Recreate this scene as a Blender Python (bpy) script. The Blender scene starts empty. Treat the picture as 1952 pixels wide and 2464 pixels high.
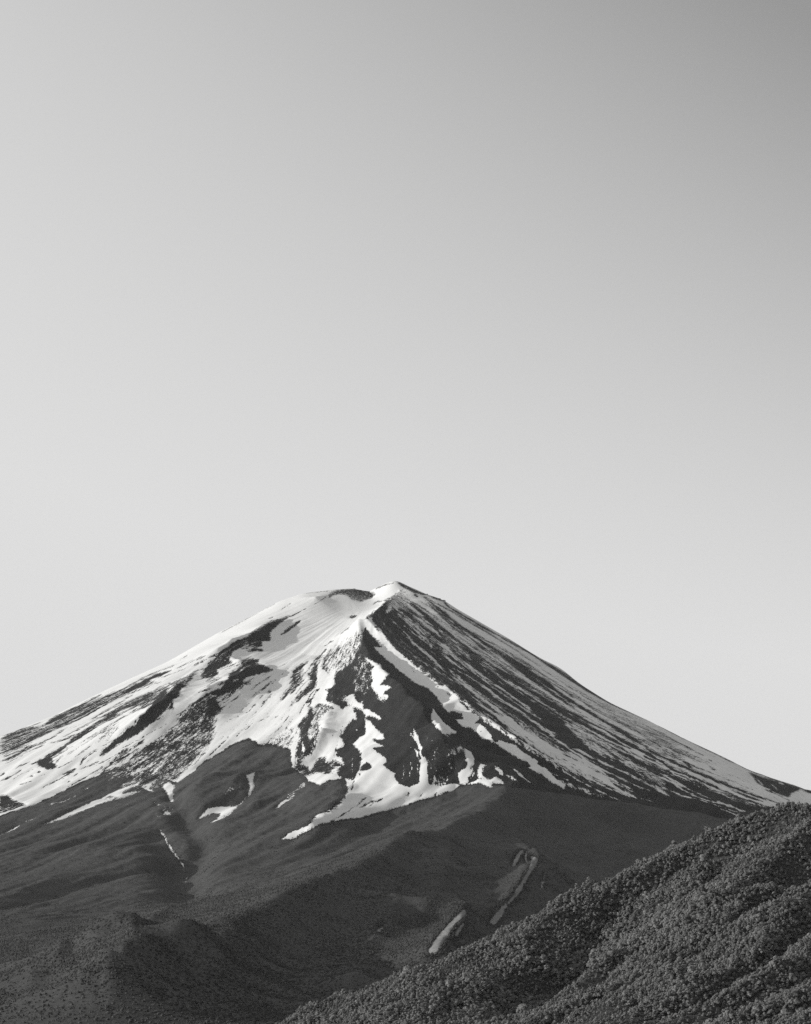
import bpy, math, random, time
import numpy as np
from mathutils import Vector, Matrix
T0 = time.time()
random.seed(7); rng = np.random.default_rng(7)
S = bpy.context.scene
COL = S.collection

# ------------------------------------------------------------------ camera
# metres; the camera is the origin, looking along +Y and tilted up at the volcano 20 km away
W, H, F = 1952.0, 2464.0, 8000.0            # frame of the photograph and focal length, in its pixels
PITCH = math.atan((2560 - H/2)/F)
cam = bpy.data.cameras.new('camera'); cam_o = bpy.data.objects.new('camera', cam); COL.objects.link(cam_o)
cam.sensor_fit = 'VERTICAL'; cam.sensor_height = 36.0; cam.lens = 36.0*F/H
cam.clip_start = 1.0; cam.clip_end = 200000.0
cam_o.location = (0, 0, 0); cam_o.rotation_euler = (math.pi/2 + PITCH, 0, 0)
S.camera = cam_o

# ------------------------------------------------------------------ sky and sun (black-and-white film: everything is grey)
SUN_EL = math.radians(10.5)
SUN_AZ = math.radians(270.0 - 13.0)         # clockwise from +Y: from the left, slightly behind the camera
SUN_DIR = Vector((math.sin(SUN_AZ)*math.cos(SUN_EL), math.cos(SUN_AZ)*math.cos(SUN_EL), math.sin(SUN_EL)))
wd = bpy.data.worlds.new('World'); S.world = wd; wd.use_nodes = True
nt = wd.node_tree; nt.nodes.clear()
def N(t, **kw):
    n = nt.nodes.new(t)
    for k, v in kw.items(): setattr(n, k, v)
    return n
def mth(op, a, b=None, clamp=False):
    n = N('ShaderNodeMath', operation=op, use_clamp=clamp)
    for i, v in enumerate((a, b)):
        if v is None: continue
        if isinstance(v, (int, float)): n.inputs[i].default_value = v
        else: nt.links.new(v, n.inputs[i])
    return n.outputs[0]
sky = N('ShaderNodeTexSky', sky_type='NISHITA', sun_disc=False, sun_elevation=SUN_EL, sun_rotation=SUN_AZ,
        altitude=900.0, air_density=1.0, dust_density=1.0, ozone_density=1.0)
sep = N('ShaderNodeSeparateColor'); nt.links.new(sky.outputs[0], sep.inputs[0])
geo = N('ShaderNodeTexCoord'); sx = N('ShaderNodeSeparateXYZ'); nt.links.new(geo.outputs['Generated'], sx.inputs[0])
# a red filter over the lens: the red light of the sky, falling off with height and away from the sun
def skyval():
    red = sep.outputs[0]
    x = mth('POWER', mth('MAXIMUM', mth('ADD', sx.outputs[0], 0.40), 0.0), 2.5)
    z = mth('POWER', mth('MAXIMUM', sx.outputs[2], 0.0), 2.5)
    f = mth('EXPONENT', mth('MULTIPLY', mth('MULTIPLY', x, z), -87.0))
    f = mth('MAXIMUM', f, 0.42)
    return mth('MULTIPLY', mth('POWER', red, 0.1), mth('MULTIPLY', f, 5.65))
val = mth("MINIMUM", skyval(), 5.75)
cmb = N('ShaderNodeCombineColor')
for i in range(3): nt.links.new(mth('MULTIPLY', val, (1.0, 1.0, 0.997)[i]), cmb.inputs[i])
bg = N('ShaderNodeBackground'); bg.inputs['Strength'].default_value = 0.10
nt.links.new(cmb.outputs[0], bg.inputs['Color'])
out = N('ShaderNodeOutputWorld'); nt.links.new(bg.outputs[0], out.inputs[0])

sun = bpy.data.lights.new('sun', 'SUN'); sun.energy = 3.2; sun.angle = math.radians(0.5); sun.color = (1.0, 0.995, 0.98)
sun_o = bpy.data.objects.new('sun', sun); COL.objects.link(sun_o)
sun_o.rotation_euler = SUN_DIR.to_track_quat('Z', 'Y').to_euler()
S.view_settings.view_transform = 'Standard'; S.view_settings.look = 'None'
S.view_settings.exposure = 0.35; S.view_settings.gamma = 1.0; S.view_settings.use_curve_mapping = False
S.cycles.max_bounces = 4; S.cycles.diffuse_bounces = 2; S.cycles.use_denoising = False

# ------------------------------------------------------------------ terrain helpers
CP, SP = math.cos(PITCH), math.sin(PITCH)
def to_px(x, y, z):
    d = y*CP + z*SP; h = -y*SP + z*CP
    return W/2 + F*x/d, H/2 - F*h/d
def ray(u, v):
    a = (np.asarray(u, float) - W/2)/F; b = (H/2 - np.asarray(v, float))/F
    return a/(CP - b*SP), (SP + b*CP)/(CP - b*SP)     # x/y and z/y along the ray
def hash2(ix, iy, s):
    h = (ix.astype(np.int64)*374761393 + iy.astype(np.int64)*668265263 + s*2147483647) & 0x7fffffff
    h = ((h ^ (h >> 13))*1274126177) & 0x7fffffff
    return ((h ^ (h >> 16)) & 0xffff)/65535.0*2 - 1
def vnoise(x, y, s=0):
    x = np.asarray(x, float); y = np.asarray(y, float)
    ix = np.floor(x); iy = np.floor(y); fx = x-ix; fy = y-iy
    ux = fx*fx*fx*(fx*(fx*6-15)+10); uy = fy*fy*fy*(fy*(fy*6-15)+10)
    a = hash2(ix, iy, s); b = hash2(ix+1, iy, s); c = hash2(ix, iy+1, s); d = hash2(ix+1, iy+1, s)
    return (a+(b-a)*ux)*(1-uy) + (c+(d-c)*ux)*uy
def fbm(x, y, o=4, s=0, g=0.5):
    r = 0; a = 1.0; t = 0
    for i in range(o):
        r = r + a*vnoise(x*2**i + 17.3*i, y*2**i - 9.1*i, s+i); t += a; a *= g
    return r/t
def smooth(a, b, x):
    t = np.clip((x-a)/(b-a), 0, 1); return t*t*(3-2*t)
def spline(xs, ys):                          # monotone cubic through points
    xs = np.array(xs, float); ys = np.array(ys, float); h = np.diff(xs); d = np.diff(ys)/h
    m = np.concatenate([[d[0]], np.where(d[1:]*d[:-1] > 0, 2*d[1:]*d[:-1]/(d[1:]+d[:-1]+1e-12), 0), [d[-1]]])
    def f(x):
        i = np.clip(np.searchsorted(xs, x)-1, 0, len(h)-1); t = np.clip((x-xs[i])/h[i], 0, 1)
        return ys[i]*(1+2*t)*(1-t)**2 + ys[i+1]*t*t*(3-2*t) + h[i]*(m[i]*t*(1-t)**2 - m[i+1]*t*t*(1-t))
    return f
def pts(s): return np.array([[float(c) for c in p.split(',')] for p in s.split()])

# ------------------------------------------------------------------ the volcano: a cone with its own profile on each side
YS, UA = 20000.0, 890.0                      # distance of the crater and its place across the frame
AX = (UA - W/2)/F*YS/(CP - 0)                # axis of the cone
def hz(v): return float(ray(W/2, v)[1]*YS)   # height that a row of the photograph has at that distance
SIL = pts("-420,1935 -200,1855 0,1773 132,1722 193,1691 307,1637 404,1593 521,1526 585,1493 667,1450 732,1428 796,1420 849,1416 884,1423 897,1420 920,1408 950,1397 985,1411 1026,1430 1067,1443 1085,1457 1144,1491 1226,1538 1302,1585 1349,1608 1396,1646 1466,1690 1560,1734 1654,1781 1736,1819 1801,1852 1865,1875 1952,1902 2150,1962 2400,2030")
silx = SIL[:, 0]; silv = SIL[:, 1]
def sil_height(u):                           # height of the skyline over a column at the crater's distance
    return np.array([hz(v) for v in np.atleast_1d(np.interp(u, silx, silv))])
rL = np.array([0, 150, 250, 370, 520, 700, 900, 1150, 1450, 1800, 2200, 2800, 3300])
PL = [float(sil_height(UA - r/YS*F*CP)[0]) for r in rL]
rR = np.array([0, 90, 160, 250, 340, 500, 700, 900, 1150, 1450, 1800, 2200, 2700, 3300])
PR = [float(sil_height(UA + r/YS*F*CP)[0]) for r in rR]
PL[0] = PR[0] = hz(1423)
PLf = spline(list(rL)+[5500, 9000, 14000, 18000], PL+[560, 180, 10, -30])
PRf = spline(list(rR)+[5500, 9000, 14000, 18000], PR+[560, 180, 10, -30])
PFf = spline([0, 120, 240, 330, 500, 1500, 3000, 5000, 7000, 9000, 11000, 13000, 14500, 18000],
             [hz(1440), hz(1452), 2690, 2640, 2575, 2215, 1690, 1115, 690, 400, 225, 108, 30, -30])
PBf = spline([0, 300, 700, 2000, 4000, 8000, 14000, 18000], [hz(1430), hz(1470), 2500, 1750, 900, 300, 20, -30])
def base_h(x, y):
    dx = x-AX; dy = y-YS
    r = np.hypot(dx, dy)+1e-6; sn = dx/r; cs = -dy/r          # sn=+1 right, cs=+1 towards the camera
    wr = np.clip(sn, 0, 1)**2; wl = np.clip(-sn, 0, 1)**2; wf = np.clip(cs, 0, 1)**2; wb = np.clip(-cs, 0, 1)**2
    return PRf(r)*wr + PLf(r)*wl + PFf(r)*wf + PBf(r)*wb
def hit(p, rise=None, y0=6000, y1=20600):    # where the rays of pixels meet the bare cone, lifted by rise
    a, b = ray(p[:, 0], p[:, 1]); ys = np.arange(y0, y1, 6.0)
    out = []
    for i in range(len(p)):
        m = base_h(a[i]*ys, ys) + (0 if rise is None else rise[i]) - b[i]*ys
        k = np.argmax(m > 0) if (m > 0).any() else int(np.argmax(m))
        out.append((a[i]*ys[k], ys[k]))
    return np.array(out)
def polydist(x, y, P, val, reach):           # signed distance to a polyline (positive to its right) and values along it
    n = x.shape; best = np.full(n, 1e18); sd = np.zeros(n); vv = np.zeros(n)
    m = (x > P[:, 0].min()-reach) & (x < P[:, 0].max()+reach) & (y > P[:, 1].min()-reach) & (y < P[:, 1].max()+reach)
    X = x[m]; Y = y[m]; b = np.full(X.shape, 1e18); s_ = np.zeros(X.shape); v_ = np.zeros(X.shape)
    for i in range(len(P)-1):
        ax, ay = P[i]; ex, ey = P[i+1]-P[i]; L2 = ex*ex+ey*ey+1e-9
        t = np.clip(((X-ax)*ex+(Y-ay)*ey)/L2, 0, 1)
        qx = X-ax-t*ex; qy = Y-ay-t*ey; d2 = qx*qx+qy*qy
        k = d2 < b
        b[k] = d2[k]; s_[k] = np.sign(ex*qy-ey*qx)[k]*-1; v_[k] = (val[i]+(val[i+1]-val[i])*t)[k]
    best[m] = b; sd[m] = s_*np.sqrt(b); vv[m] = v_
    return sd, vv, m
# ridges and gullies, traced in the photograph and laid on the cone: (points, rise at each point, slope left, slope right, rounding)
# drawn from the top down; "left" and "right" are meant as seen in the photograph
RIDGES = [
 # rim and peak
 ("735,1440 760,1436 790,1432", "10 26 8", .5, .6, 12),
 # rims of the three gullies of the left flank
 ("706,1487 652,1497 604,1524 555,1550 522,1574 500,1594 484,1628", "15 80 130 145 140 125 90 1", .3, .8, 10),
 ("664,1618 628,1622 593,1634 565,1656 540,1672 505,1690 470,1735 440,1790", "20 90 125 130 128 115 85 1", .3, .85, 10),
 ("468,1622 431,1662 410,1684 392,1705 335,1745 300,1770 245,1818", "15 80 110 120 115 90 10", .3, .8, 10),
 ("545,1580 575,1600 610,1606", "5 30 5", .5, .6, 8),
 # crest of the central buttress and the two walls of the grey gully
 ("856,1500 872,1540 890,1580 930,1620 985,1670 1040,1740 1090,1800 1140,1860", "10 165 255 295 300 285 250 180 1", .4, 1.2, 12),
 ("953,1403 966,1418 935,1441 905,1470 884,1496 905,1520 945,1570 985,1612 1045,1660 1100,1715 1150,1762 1225,1800 1300,1862 1350,1890 1400,1912", "10 60 120 165 180 185 195 220 260 300 325 310 250 120 1", .9, .27, 7),
 ("800,1640 798,1690 775,1760 740,1830", "5 40 55 10", .3, .5, 14),
 ("745,1700 738,1760 728,1830", "5 35 10", .3, .5, 14),
 # wooded hill before the snow and its long spur, shaded to the right
 ("1420,1872 1340,1882 1265,1896 1204,1942 1143,1972 1087,2002 1031,2032 970,2058 900,2086 830,2114 761,2143 658,2186 556,2230 439,2290 330,2340 200,2390", "D15000 14550 14150 13500 12850 12250 11700 11150 10600 10150 9700 9050 8500 7930 7600 7200", .22, .65, 22),
 ("838,1885 832,1915 790,1962 735,1995 690,2020", "15 70 80 60 10", .35, .7, 20),
 ("600,1785 560,1830 500,1880 455,1915 420,1950", "10 30 40 40 10", .3, .35, 25),
 ("640,1895 610,1930 590,1955", "5 20 5", .35, .5, 15),
 # wooded ribs in the shaded basin, with their bare tops
 ("1240,2020 1262,2042 1294,2070 1260,2120 1215,2175 1170,2240", "5 70 145 155 140 85 1", .5, .9, 8),
 ("1090,2170 1120,2188 1090,2235 1050,2290 1010,2340", "10 120 130 95 1", .5, .9, 8),
 ("1330,2060 1340,2110 1310,2170", "10 50 10", .4, .6, 20),
 ("1090,2000 1075,2080 1040,2160 1000,2230", "10 35 45 10", .4, .6, 20),
 ("960,2080 940,2180 900,2290", "10 35 10", .4, .6, 20),
 # long low swell at the foot
]
FOLDS = [  # wooded folds of the foothills, laid on the ground one sees
 ("421,2181 322,2207 222,2260 146,2280 70,2304 -30,2335", "10 45 60 55 50 1", .28, .7, 10),
 ("600,2200 527,2232 470,2270 421,2312 380,2360", "10 55 75 65 1", .3, .7, 10),
 ("480,2240 439,2260 293,2305 176,2377 110,2420", "10 45 65 55 1", .28, .7, 10),
 ("720,2190 632,2228 544,2268 468,2310 400,2370", "10 30 45 40 1", .3, .6, 12),
 ("380,2330 351,2350 263,2412 220,2450", "10 40 45 1", .3, .6, 10),
 ("180,2290 135,2310 58,2350 0,2380", "10 40 45 1", .3, .6, 10),
 ("900,2250 850,2300 800,2370", "10 45 1", .3, .7, 12),
]
GULLIES = [
 ("383,1990 402,2030 430,2066 444,2092 452,2110 447,2135 470,2170", "10 45 60 60 60 50 10", 90),
 ("410,1895 425,1935 460,1985 490,2030 480,2090", "5 25 35 40 10", 60),
 ("700,1600 620,1680 560,1735", "5 20 5", 120),
]
def lay(p, rise, zz, near=False):                        # where the rays of pixels meet the ground as shaped so far, lifted by rise
    a, b_ = ray(p[:, 0], p[:, 1]); out = []
    for i in range(len(p)):
        c = int(np.clip(np.searchsorted(ang, a[i]), 1, NC-1)); t = np.clip((a[i]-ang[c-1])/(ang[c]-ang[c-1]), 0, 1)
        g = zz[:, c-1]*(1-t)+zz[:, c]*t-b_[i]*rows; rr = rise[i]
        while True:                                        # the farthest crossing; where none exists the ridge stays lower
            m = g+rr; ok = np.nonzero((m[1:] > 0) & (m[:-1] <= 0) & (rows[1:] > 6800) & (rows[1:] < 19950))[0]
            if near: ok = np.nonzero((g[1:] > 0) & (g[:-1] <= 0) & (rows[1:] > 5500) & (rows[1:] < 12500))[0][:1]; break
            if len(ok) or rr < 2: break
            rr *= .75
        rise[i] = max(rr, 1.0); k = int(ok[-1])+1 if len(ok) else int(np.argmax(np.where((rows > (5500 if near else 6800)) & (rows < (7500 if near else 20600)), g, -1e9)))
        yk = rows[k-1]+(rows[k]-rows[k-1])*(-m[k-1])/(m[k]-m[k-1]) if len(ok) else rows[k]
        out.append((a[i]*yk, yk))
    return np.array(out)
def add_ridge(zz, x, y, P, rise, sl, sr, w, near=False):
    far = rise[0] == 'D'; r = np.array([float(c) for c in rise.strip('D').split()]); p = pts(P)
    if len(r) != len(p): r = np.interp(np.linspace(0, 1, len(p)), np.linspace(0, 1, len(r)), r)
    if not far: r[0] = r[-1] = 1.0
    t = np.linspace(0, len(p)-1, (len(p)-1)*2+1); i = np.arange(len(p))
    p = np.stack([np.interp(t, i, p[:, 0]), np.interp(t, i, p[:, 1])], 1); r = np.interp(t, i, r)
    if far:                                                # distances given: the rise is what lifts the ground to the line of sight
        a, b_ = ray(p[:, 0], p[:, 1]); D = r; p = np.stack([a*D, D], 1); r = np.zeros(len(D))
        for n in range(len(D)):
            ci = int(np.clip(np.searchsorted(ang, a[n]), 1, NC-1)); r[n] = max(1.0, b_[n]*D[n]-np.interp(D[n], rows, zz[:, ci]))
        r[0] = r[-1] = 1.0; r[1:-1] = (r[:-2]+2*r[1:-1]+r[2:])/4
    elif near: p = lay(np.stack([p[:, 0], p[:, 1]+r*0.95], 1), r.copy(), zz, True)
    else: p = lay(p, r, zz)
    R = r.max(); reach = 3.6*R/min(sl, sr)
    m = (x > p[:, 0].min()-reach) & (x < p[:, 0].max()+reach) & (y > p[:, 1].min()-reach) & (y < p[:, 1].max()+reach)
    xm = x[m]; ym = y[m]
    wob = 1+0.16*fbm(xm/(R*5+200)+11, ym/(R*5+200), 2, 51); q = np.zeros(xm.shape); jag = min(.2, 9/R)*fbm(xm/75, ym/75, 3, 57)
    for k in range(len(p)-1):
        e = p[k+1]-p[k]; L = math.hypot(*e)+1e-6; e = e/L
        tx = (xm-p[k, 0])*e[0]+(ym-p[k, 1])*e[1]; c = (xm-p[k, 0])*e[1]-(ym-p[k, 1])*e[0]
        tc = np.clip(tx, 0, L); D = np.hypot(c, tx-tc)+1e-6
        vm = (r[k]+(r[k+1]-r[k])*tc/L)*(1+jag*np.exp(-D/55))
        side = c/D                                         # drawn downwards: the photograph's right is on the line's left
        sg = 0.5-0.5*side; sg = sg*sg*(3-2*sg); sv = (sl*(1-sg)+sr*sg)*wob
        q = np.maximum(q, vm*np.exp(-1.15*sv*(np.sqrt(D*D+w*w)-w)/(vm+6))*np.clip((reach-D)/(0.3*reach), 0, 1))
    zz[m] += q
    if far: print('rise', r.round())
def relief(x, y, zz):
    big = [R_ for R_ in RIDGES if R_[1][0] == 'D' or R_[2] == .9]
    for R_ in big+[R_ for R_ in RIDGES if not any(R_ is b for b in big)]: add_ridge(zz, x, y, *R_)
    for R_ in FOLDS: add_ridge(zz, x, y, *R_, near=True)
    for P, dep, w in GULLIES:
        d = [float(c) for c in dep.split()]; p = lay(pts(P), [0]*len(d), zz)
        d, v, m = polydist(x, y, p, np.array(d), 3*w)
        zz[m] -= v[m]*np.exp(-(d[m]/w)**2)
    return zz
RIM = [  # the crater rim and the peak as ridges of their own height: (u, v, distance)
 ([(700,1440,20080),(735,1428,20110),(796,1420,20150),(849,1416,20160),(884,1423,20140),(900,1421,20110),(925,1407,20070),(950,1397,20020),(985,1412,20030),(1026,1432,20030),(1067,1445,20030),(1085,1459,20020)], .62, .5),
 ([(735,1429,20100),(715,1452,19960),(690,1475,19840)], .4, .5),
]
def rims(x, y, h):
    for P, s0, s1 in RIM:
        a = np.array(P); ax, bz = ray(a[:, 0], a[:, 1]); p = np.stack([ax*a[:, 2], a[:, 2]], 1); z = bz*a[:, 2]
        d, v, m = polydist(x, y, p, z, 700)
        D = d[m]; Dn = D + 14*fbm(x[m]/70, y[m]/90, 3, 61)*np.minimum(1, np.abs(D)/40)
        q = v[m] - np.where(D < 0, s0, s1)*(np.sqrt(Dn*Dn+16)-4) - Dn*Dn/520
        k = 5.0; hm = h[m]; h[m] = np.maximum(hm, q) + k*np.log1p(np.exp(-np.abs(hm-q)/k))*0.6
    return h

# grid: columns of constant direction, rows of constant distance
ang = np.concatenate([np.linspace(-0.22, -0.126, 30, endpoint=False), np.linspace(-0.126, 0.126, 821), np.linspace(0.126, 0.22, 31)[1:]])
_r = [22500, 22000, 21500, 21100, 20800, 20600]
yv = 20500.0
while yv > 2500:
    _r.append(yv); r = YS - yv
    yv -= 5.0 if r < 300 else 6.2 if r < 2000 else 7.5 if r < 3500 else 10 if r < 5000 else 11 if r < 7000 else 14 if r < 9000 else 19 if r < 10500 else 45 if r < 12800 else 150
rows = np.array(_r[::-1])
A, Y = np.meshgrid(ang, rows); X = A*Y
NR, NC = X.shape
dx = X-AX; dy = Y-YS; RR = np.hypot(dx, dy)+1e-6; PHI = np.arctan2(dx, -dy)
B0 = base_h(X, Y)
Z = relief(X, Y, B0.copy())
# ribs and rock relief running down the fall line, wooded folds lower down
up = smooth(400, 1200, B0)
RGT = smooth(0.15, 0.5, PHI)
Z += (1-0.65*RGT)*up*smooth(150, 900, RR)*(6*fbm(PHI*26 + 0.6*fbm(RR/500, PHI*3, 2, 5), RR/1500, 3, 11)*smooth(150, 1200, RR) + 2.0*fbm(PHI*75, RR/420, 3, 23))
low = 1-smooth(1150, 1700, B0)
_a, _b = hit(np.array([[900., 2086.], [1204., 1950.]])); _t = (_b-_a)/np.linalg.norm(_b-_a)
AL = X*_t[0]+Y*_t[1]; AC = X*_t[1]-Y*_t[0]
Z += low*(16*fbm(X/900+Y/700, (X-Y)/2600, 3, 31) + smooth(9000, 11500, Y)*(34*fbm(AC/230+.4*fbm(AL/700, AC/500, 2, 33), AL/1700, 3, 35) + 12*fbm(AC/85, AL/600, 2, 37)) + (1-smooth(9000, 11500, Y))*smooth(4000, 6500, Y)*(20*fbm((X+.55*Y)/330, (Y-.55*X)/900, 4, 39)))
Z = rims(X, Y, Z)
# let the skyline follow the photograph: a smooth correction by column, fading out towards the front
def fit_skyline():
    global Z
    for it in range(3):
        el = Z/Y; k = np.argmax(np.where(Y > 15000, el, -1), axis=0)
        j = np.arange(NC); xs_, ys_, zs_ = X[k, j], Y[k, j], Z[k, j]
        u, v = to_px(xs_, ys_, zs_)
        tv = np.interp(u, silx, silv)
        dz = (v - tv)*ys_/F
        g = np.exp(-np.linspace(-2.2, 2.2, 45)**2); dz = np.convolve(np.pad(dz, 22, 'edge'), g/g.sum(), 'valid')
        ym = np.convolve(np.pad(ys_, 30, 'edge'), np.ones(61)/61, 'valid'); wgt = smooth(-1300, -50, Y - ym[None, :])
        Z = Z + dz[None, :]*wgt
        if it == 2: print('skyline error px', np.abs(v-tv)[60:-60].max(), np.abs(v-tv)[60:-60].mean())
fit_skyline()
U, V = to_px(X, Y, Z)
print('terrain', X.shape, round(time.time()-T0, 1))

# ------------------------------------------------------------------ where the snow lies (share of snow, 0..1), where the woods grow
# outlines traced in the photograph; every outline is then carried to the ground it lies on
U0, V0, RW, RH = -80, 1370, 2120, 1110
TILE = {'f': (0, 0, 1.0), 'a': (0, 1640, 4.27), 'b': (300, 1480, 4.27), 'c': (300, 1720, 4.27), 'd': (0, 1840, 4.27), 'e': (600, 1400, 4.27),
        'g': (640, 1560, 4.27), 'h': (660, 1780, 4.27), 'i': (960, 1640, 4.27), 'j': (880, 1390, 4.27), 'k': (1160, 1540, 4.27),
        'l': (1200, 1740, 4.27), 'm': (1552, 1740, 4.27), 'n': (1000, 2000, 3.416), 'o': (0, 1850, 1.708)}
def outline(t, s):
    x0, y0, k = TILE[t]; p = pts(s); return np.stack([x0+p[:, 0]/k-U0, y0+p[:, 1]/k-V0], 1)
def fill(p):
    x0 = int(max(0, p[:, 0].min()-1)); x1 = int(min(RW, p[:, 0].max()+2)); y0 = int(max(0, p[:, 1].min()-1)); y1 = int(min(RH, p[:, 1].max()+2))
    if x1 <= x0 or y1 <= y0: return None
    m = np.zeros((y1-y0, x1-x0), np.float32); q = np.roll(p, -1, 0); cx = np.arange(x0, x1)+0.5
    for j in range(y0, y1):
        acc = np.zeros(x1-x0)
        for o in (0.25, 0.75):
            y = j+o; c = (p[:, 1] <= y) != (q[:, 1] <= y)
            if c.any():
                xi = p[c, 0]+(y-p[c, 1])/(q[c, 1]-p[c, 1])*(q[c, 0]-p[c, 0])
                acc += (np.sum(xi[None, :] > cx[:, None], 1) % 2)
        m[j-y0] = acc/2
    return m, x0, y0
def blur(m, r):
    for _ in range(3):
        for ax in (0, 1):
            k = 2*r+1; c = np.cumsum(np.pad(m, [(r+1, r) if a == ax else (0, 0) for a in (0, 1)], 'edge'), axis=ax)
            m = (np.take(c, np.arange(k, c.shape[ax]), ax)-np.take(c, np.arange(0, c.shape[ax]-k), ax))/k
    return m
def paint(img, t, den, bl, s):
    p = outline(t, s); f = fill(p)
    if f is None: return
    m, x0, y0 = f; g = bl*3
    if bl:
        X0 = max(0, x0-g); Y0 = max(0, y0-g); X1 = min(RW, x0+m.shape[1]+g); Y1 = min(RH, y0+m.shape[0]+g)
        big = np.zeros((Y1-Y0, X1-X0), np.float32); big[y0-Y0:y0-Y0+m.shape[0], x0-X0:x0-X0+m.shape[1]] = m
        m, x0, y0 = blur(big, bl), X0, Y0
    sl = (slice(y0, y0+m.shape[0]), slice(x0, x0+m.shape[1]))
    img[sl] = img[sl]*(1-m)+den*m
def stroke(img, t, den, w, s, bl=0):         # a streak that tapers at both ends
    x0, y0, k = TILE[t]; p = pts(s); n = 8*(len(p)-1)+1; i = np.arange(len(p)); tt = np.linspace(0, len(p)-1, n)
    a = np.stack([np.interp(tt, i, p[:, 0]), np.interp(tt, i, p[:, 1])], 1)
    for _ in range(4): a[1:-1] = (a[:-2]+2*a[1:-1]+a[2:])/4
    d = np.gradient(a, axis=0); d /= np.linalg.norm(d, axis=1, keepdims=True)+1e-9; nn = np.stack([-d[:, 1], d[:, 0]], 1)
    u = np.linspace(0, 1, n); hw = w/2*np.minimum(1, np.minimum(u, 1-u)*5+0.25)*(1+0.35*vnoise(u*n/3.0, np.full(n, p[0, 0]*0.37)))
    q = np.concatenate([a+nn*hw[:, None], (a-nn*hw[:, None])[::-1]])
    paint(img, t, den, bl, ' '.join('%.1f,%.1f' % (x, y) for x, y in q))
snow = np.zeros((RH, RW), np.float32)
def A_(d, b, t, s): paint(snow, t, d, b, s)
def L_(d, w, t, *ss):
    for s in ss: stroke(snow, t, d, w, s)
# all snow of the left and the front
A_(1, 0, 'f', "-90,1300 1000,1300 1000,1395 966,1420 935,1441 905,1470 884,1496 900,1560 1000,1640 1100,1760 1215,1905 1150,1884 1100,1893 1060,1912 1000,1929 940,1948 870,1967 800,1976 740,1990 690,2014 682,2020 700,2005 740,1988 762,1960 800,1948 818,1930 836,1905 836,1882 825,1872 812,1874 790,1878 770,1890 742,1880 735,1868 702,1846 700,1803 651,1788 623,1790 600,1776 581,1782 558,1793 511,1821 478,1844 450,1866 422,1882 400,1875 370,1870 337,1886 300,1898 281,1845 246,1861 211,1875 178,1891 140,1910 112,1924 75,1938 0,1962 -90,1985")
# silhouette wisps and the streaks of the left flank
L_(.25, 10, 'e', "0,360 150,285 290,210", "570,120 700,104 830,95", "430,137 450,133"); L_(.2, 9, 'e', "430,370 540,300 680,230 760,180 820,130", "310,300 380,255 440,220"); L_(.3, 12, 'e', "200,380 250,365")
L_(.1, 34, 'b', "0,805 150,712 300,632 490,568"); L_(.3, 11, 'b', "0,750 120,685 250,620 450,540 650,460", "970,200 1100,122 1330,0", "560,470 650,415")
L_(.4, 20, 'b', "0,960 300,800 500,705 720,590", "0,1000 300,830 520,720 650,650", "0,1050 250,900 420,790", "660,545 800,480 950,395", "520,560 700,470 860,410"); L_(.45, 12, 'b', "0,905 250,800 480,690", "350,650 500,600 700,530", "0,860 100,820")
A_(.42, 3, 'a', "1540,0 1700,0 1400,90 1250,150 1000,270 850,360 650,460 400,590 120,730 0,760 0,600 300,480 520,410 800,250 1150,110")
L_(.08, 34, 'a', "1540,-5 1400,62 1270,125"); L_(.12, 22, 'a', "1270,125 1000,250 850,340 650,440 420,530 260,610")
L_(.12, 13, 'a', "1440,0 1150,130 950,232 800,282 620,375 500,420", "1050,130 880,220 700,310 500,400", "1250,150 1000,280 820,390 600,480", "480,350 300,440 150,520 0,590", "700,470 500,600 300,690 60,820", "560,480 330,600 0,740")
L_(.05, 26, 'a', "800,262 660,330 520,412 470,440"); L_(.2, 22, 'a', "0,600 150,535 320,480 420,470"); L_(.3, 12, 'a', "0,790 250,700 480,610", "20,870 250,740 480,640", "0,830 160,760 330,640")
L_(.22, 44, 'a', "1708,50 1450,190 1200,310 1000,440 760,600 560,745 320,855"); L_(.3, 16, 'a', "1708,100 1400,260 1050,420 700,590 500,640", "1560,100 1250,260 900,440 640,580", "1350,150 1150,270 920,400", "760,660 520,800 380,850", "1708,140 1480,270 1200,400 960,560")
L_(.4, 14, 'a', "1100,480 900,620 680,770", "1300,340 1050,500 820,640", "980,640 850,730 750,800", "660,760 560,850", "320,820 130,910")
A_(.05, 1, 'a', "370,860 400,800 470,790 540,790 545,840 590,870 560,890 500,912 440,880"); A_(.1, 0, 'a', "372,935 400,922 425,930 395,945")
L_(.25, 14, 'a', "0,1030 120,975 235,900", "420,1110 620,1000 800,890", "310,985 345,975", "0,975 60,940", "190,1070 340,1015", "640,960 800,890", "820,910 1030,822", "980,950 1060,870", "750,980 800,940", "690,1040 720,1025")
A_(.10, 2, 'a', "1708,60 1708,300 1640,350 1550,430 1400,545 1250,630 1080,745 1020,790 1060,690 1200,590 1290,500 1450,400 1520,300 1600,180"); A_(.6, 5, 'a', "1270,410 1150,600 950,650 1050,520 1150,440")
L_(.35, 22, 'a', "820,865 860,800 940,730 1025,690"); L_(.2, 20, 'a', "1040,940 1150,830 1300,720 1490,590"); L_(.35, 12, 'a', "1080,890 1250,770 1480,610")
A_(.34, 4, 'a', "1050,960 1200,880 1450,720 1708,560 1708,1110 1300,1110 1180,1030 1000,1040"); A_(.12, 4, 'a', "1060,960 1180,1000 1100,1060 860,1110 720,1110 900,1030")
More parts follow.
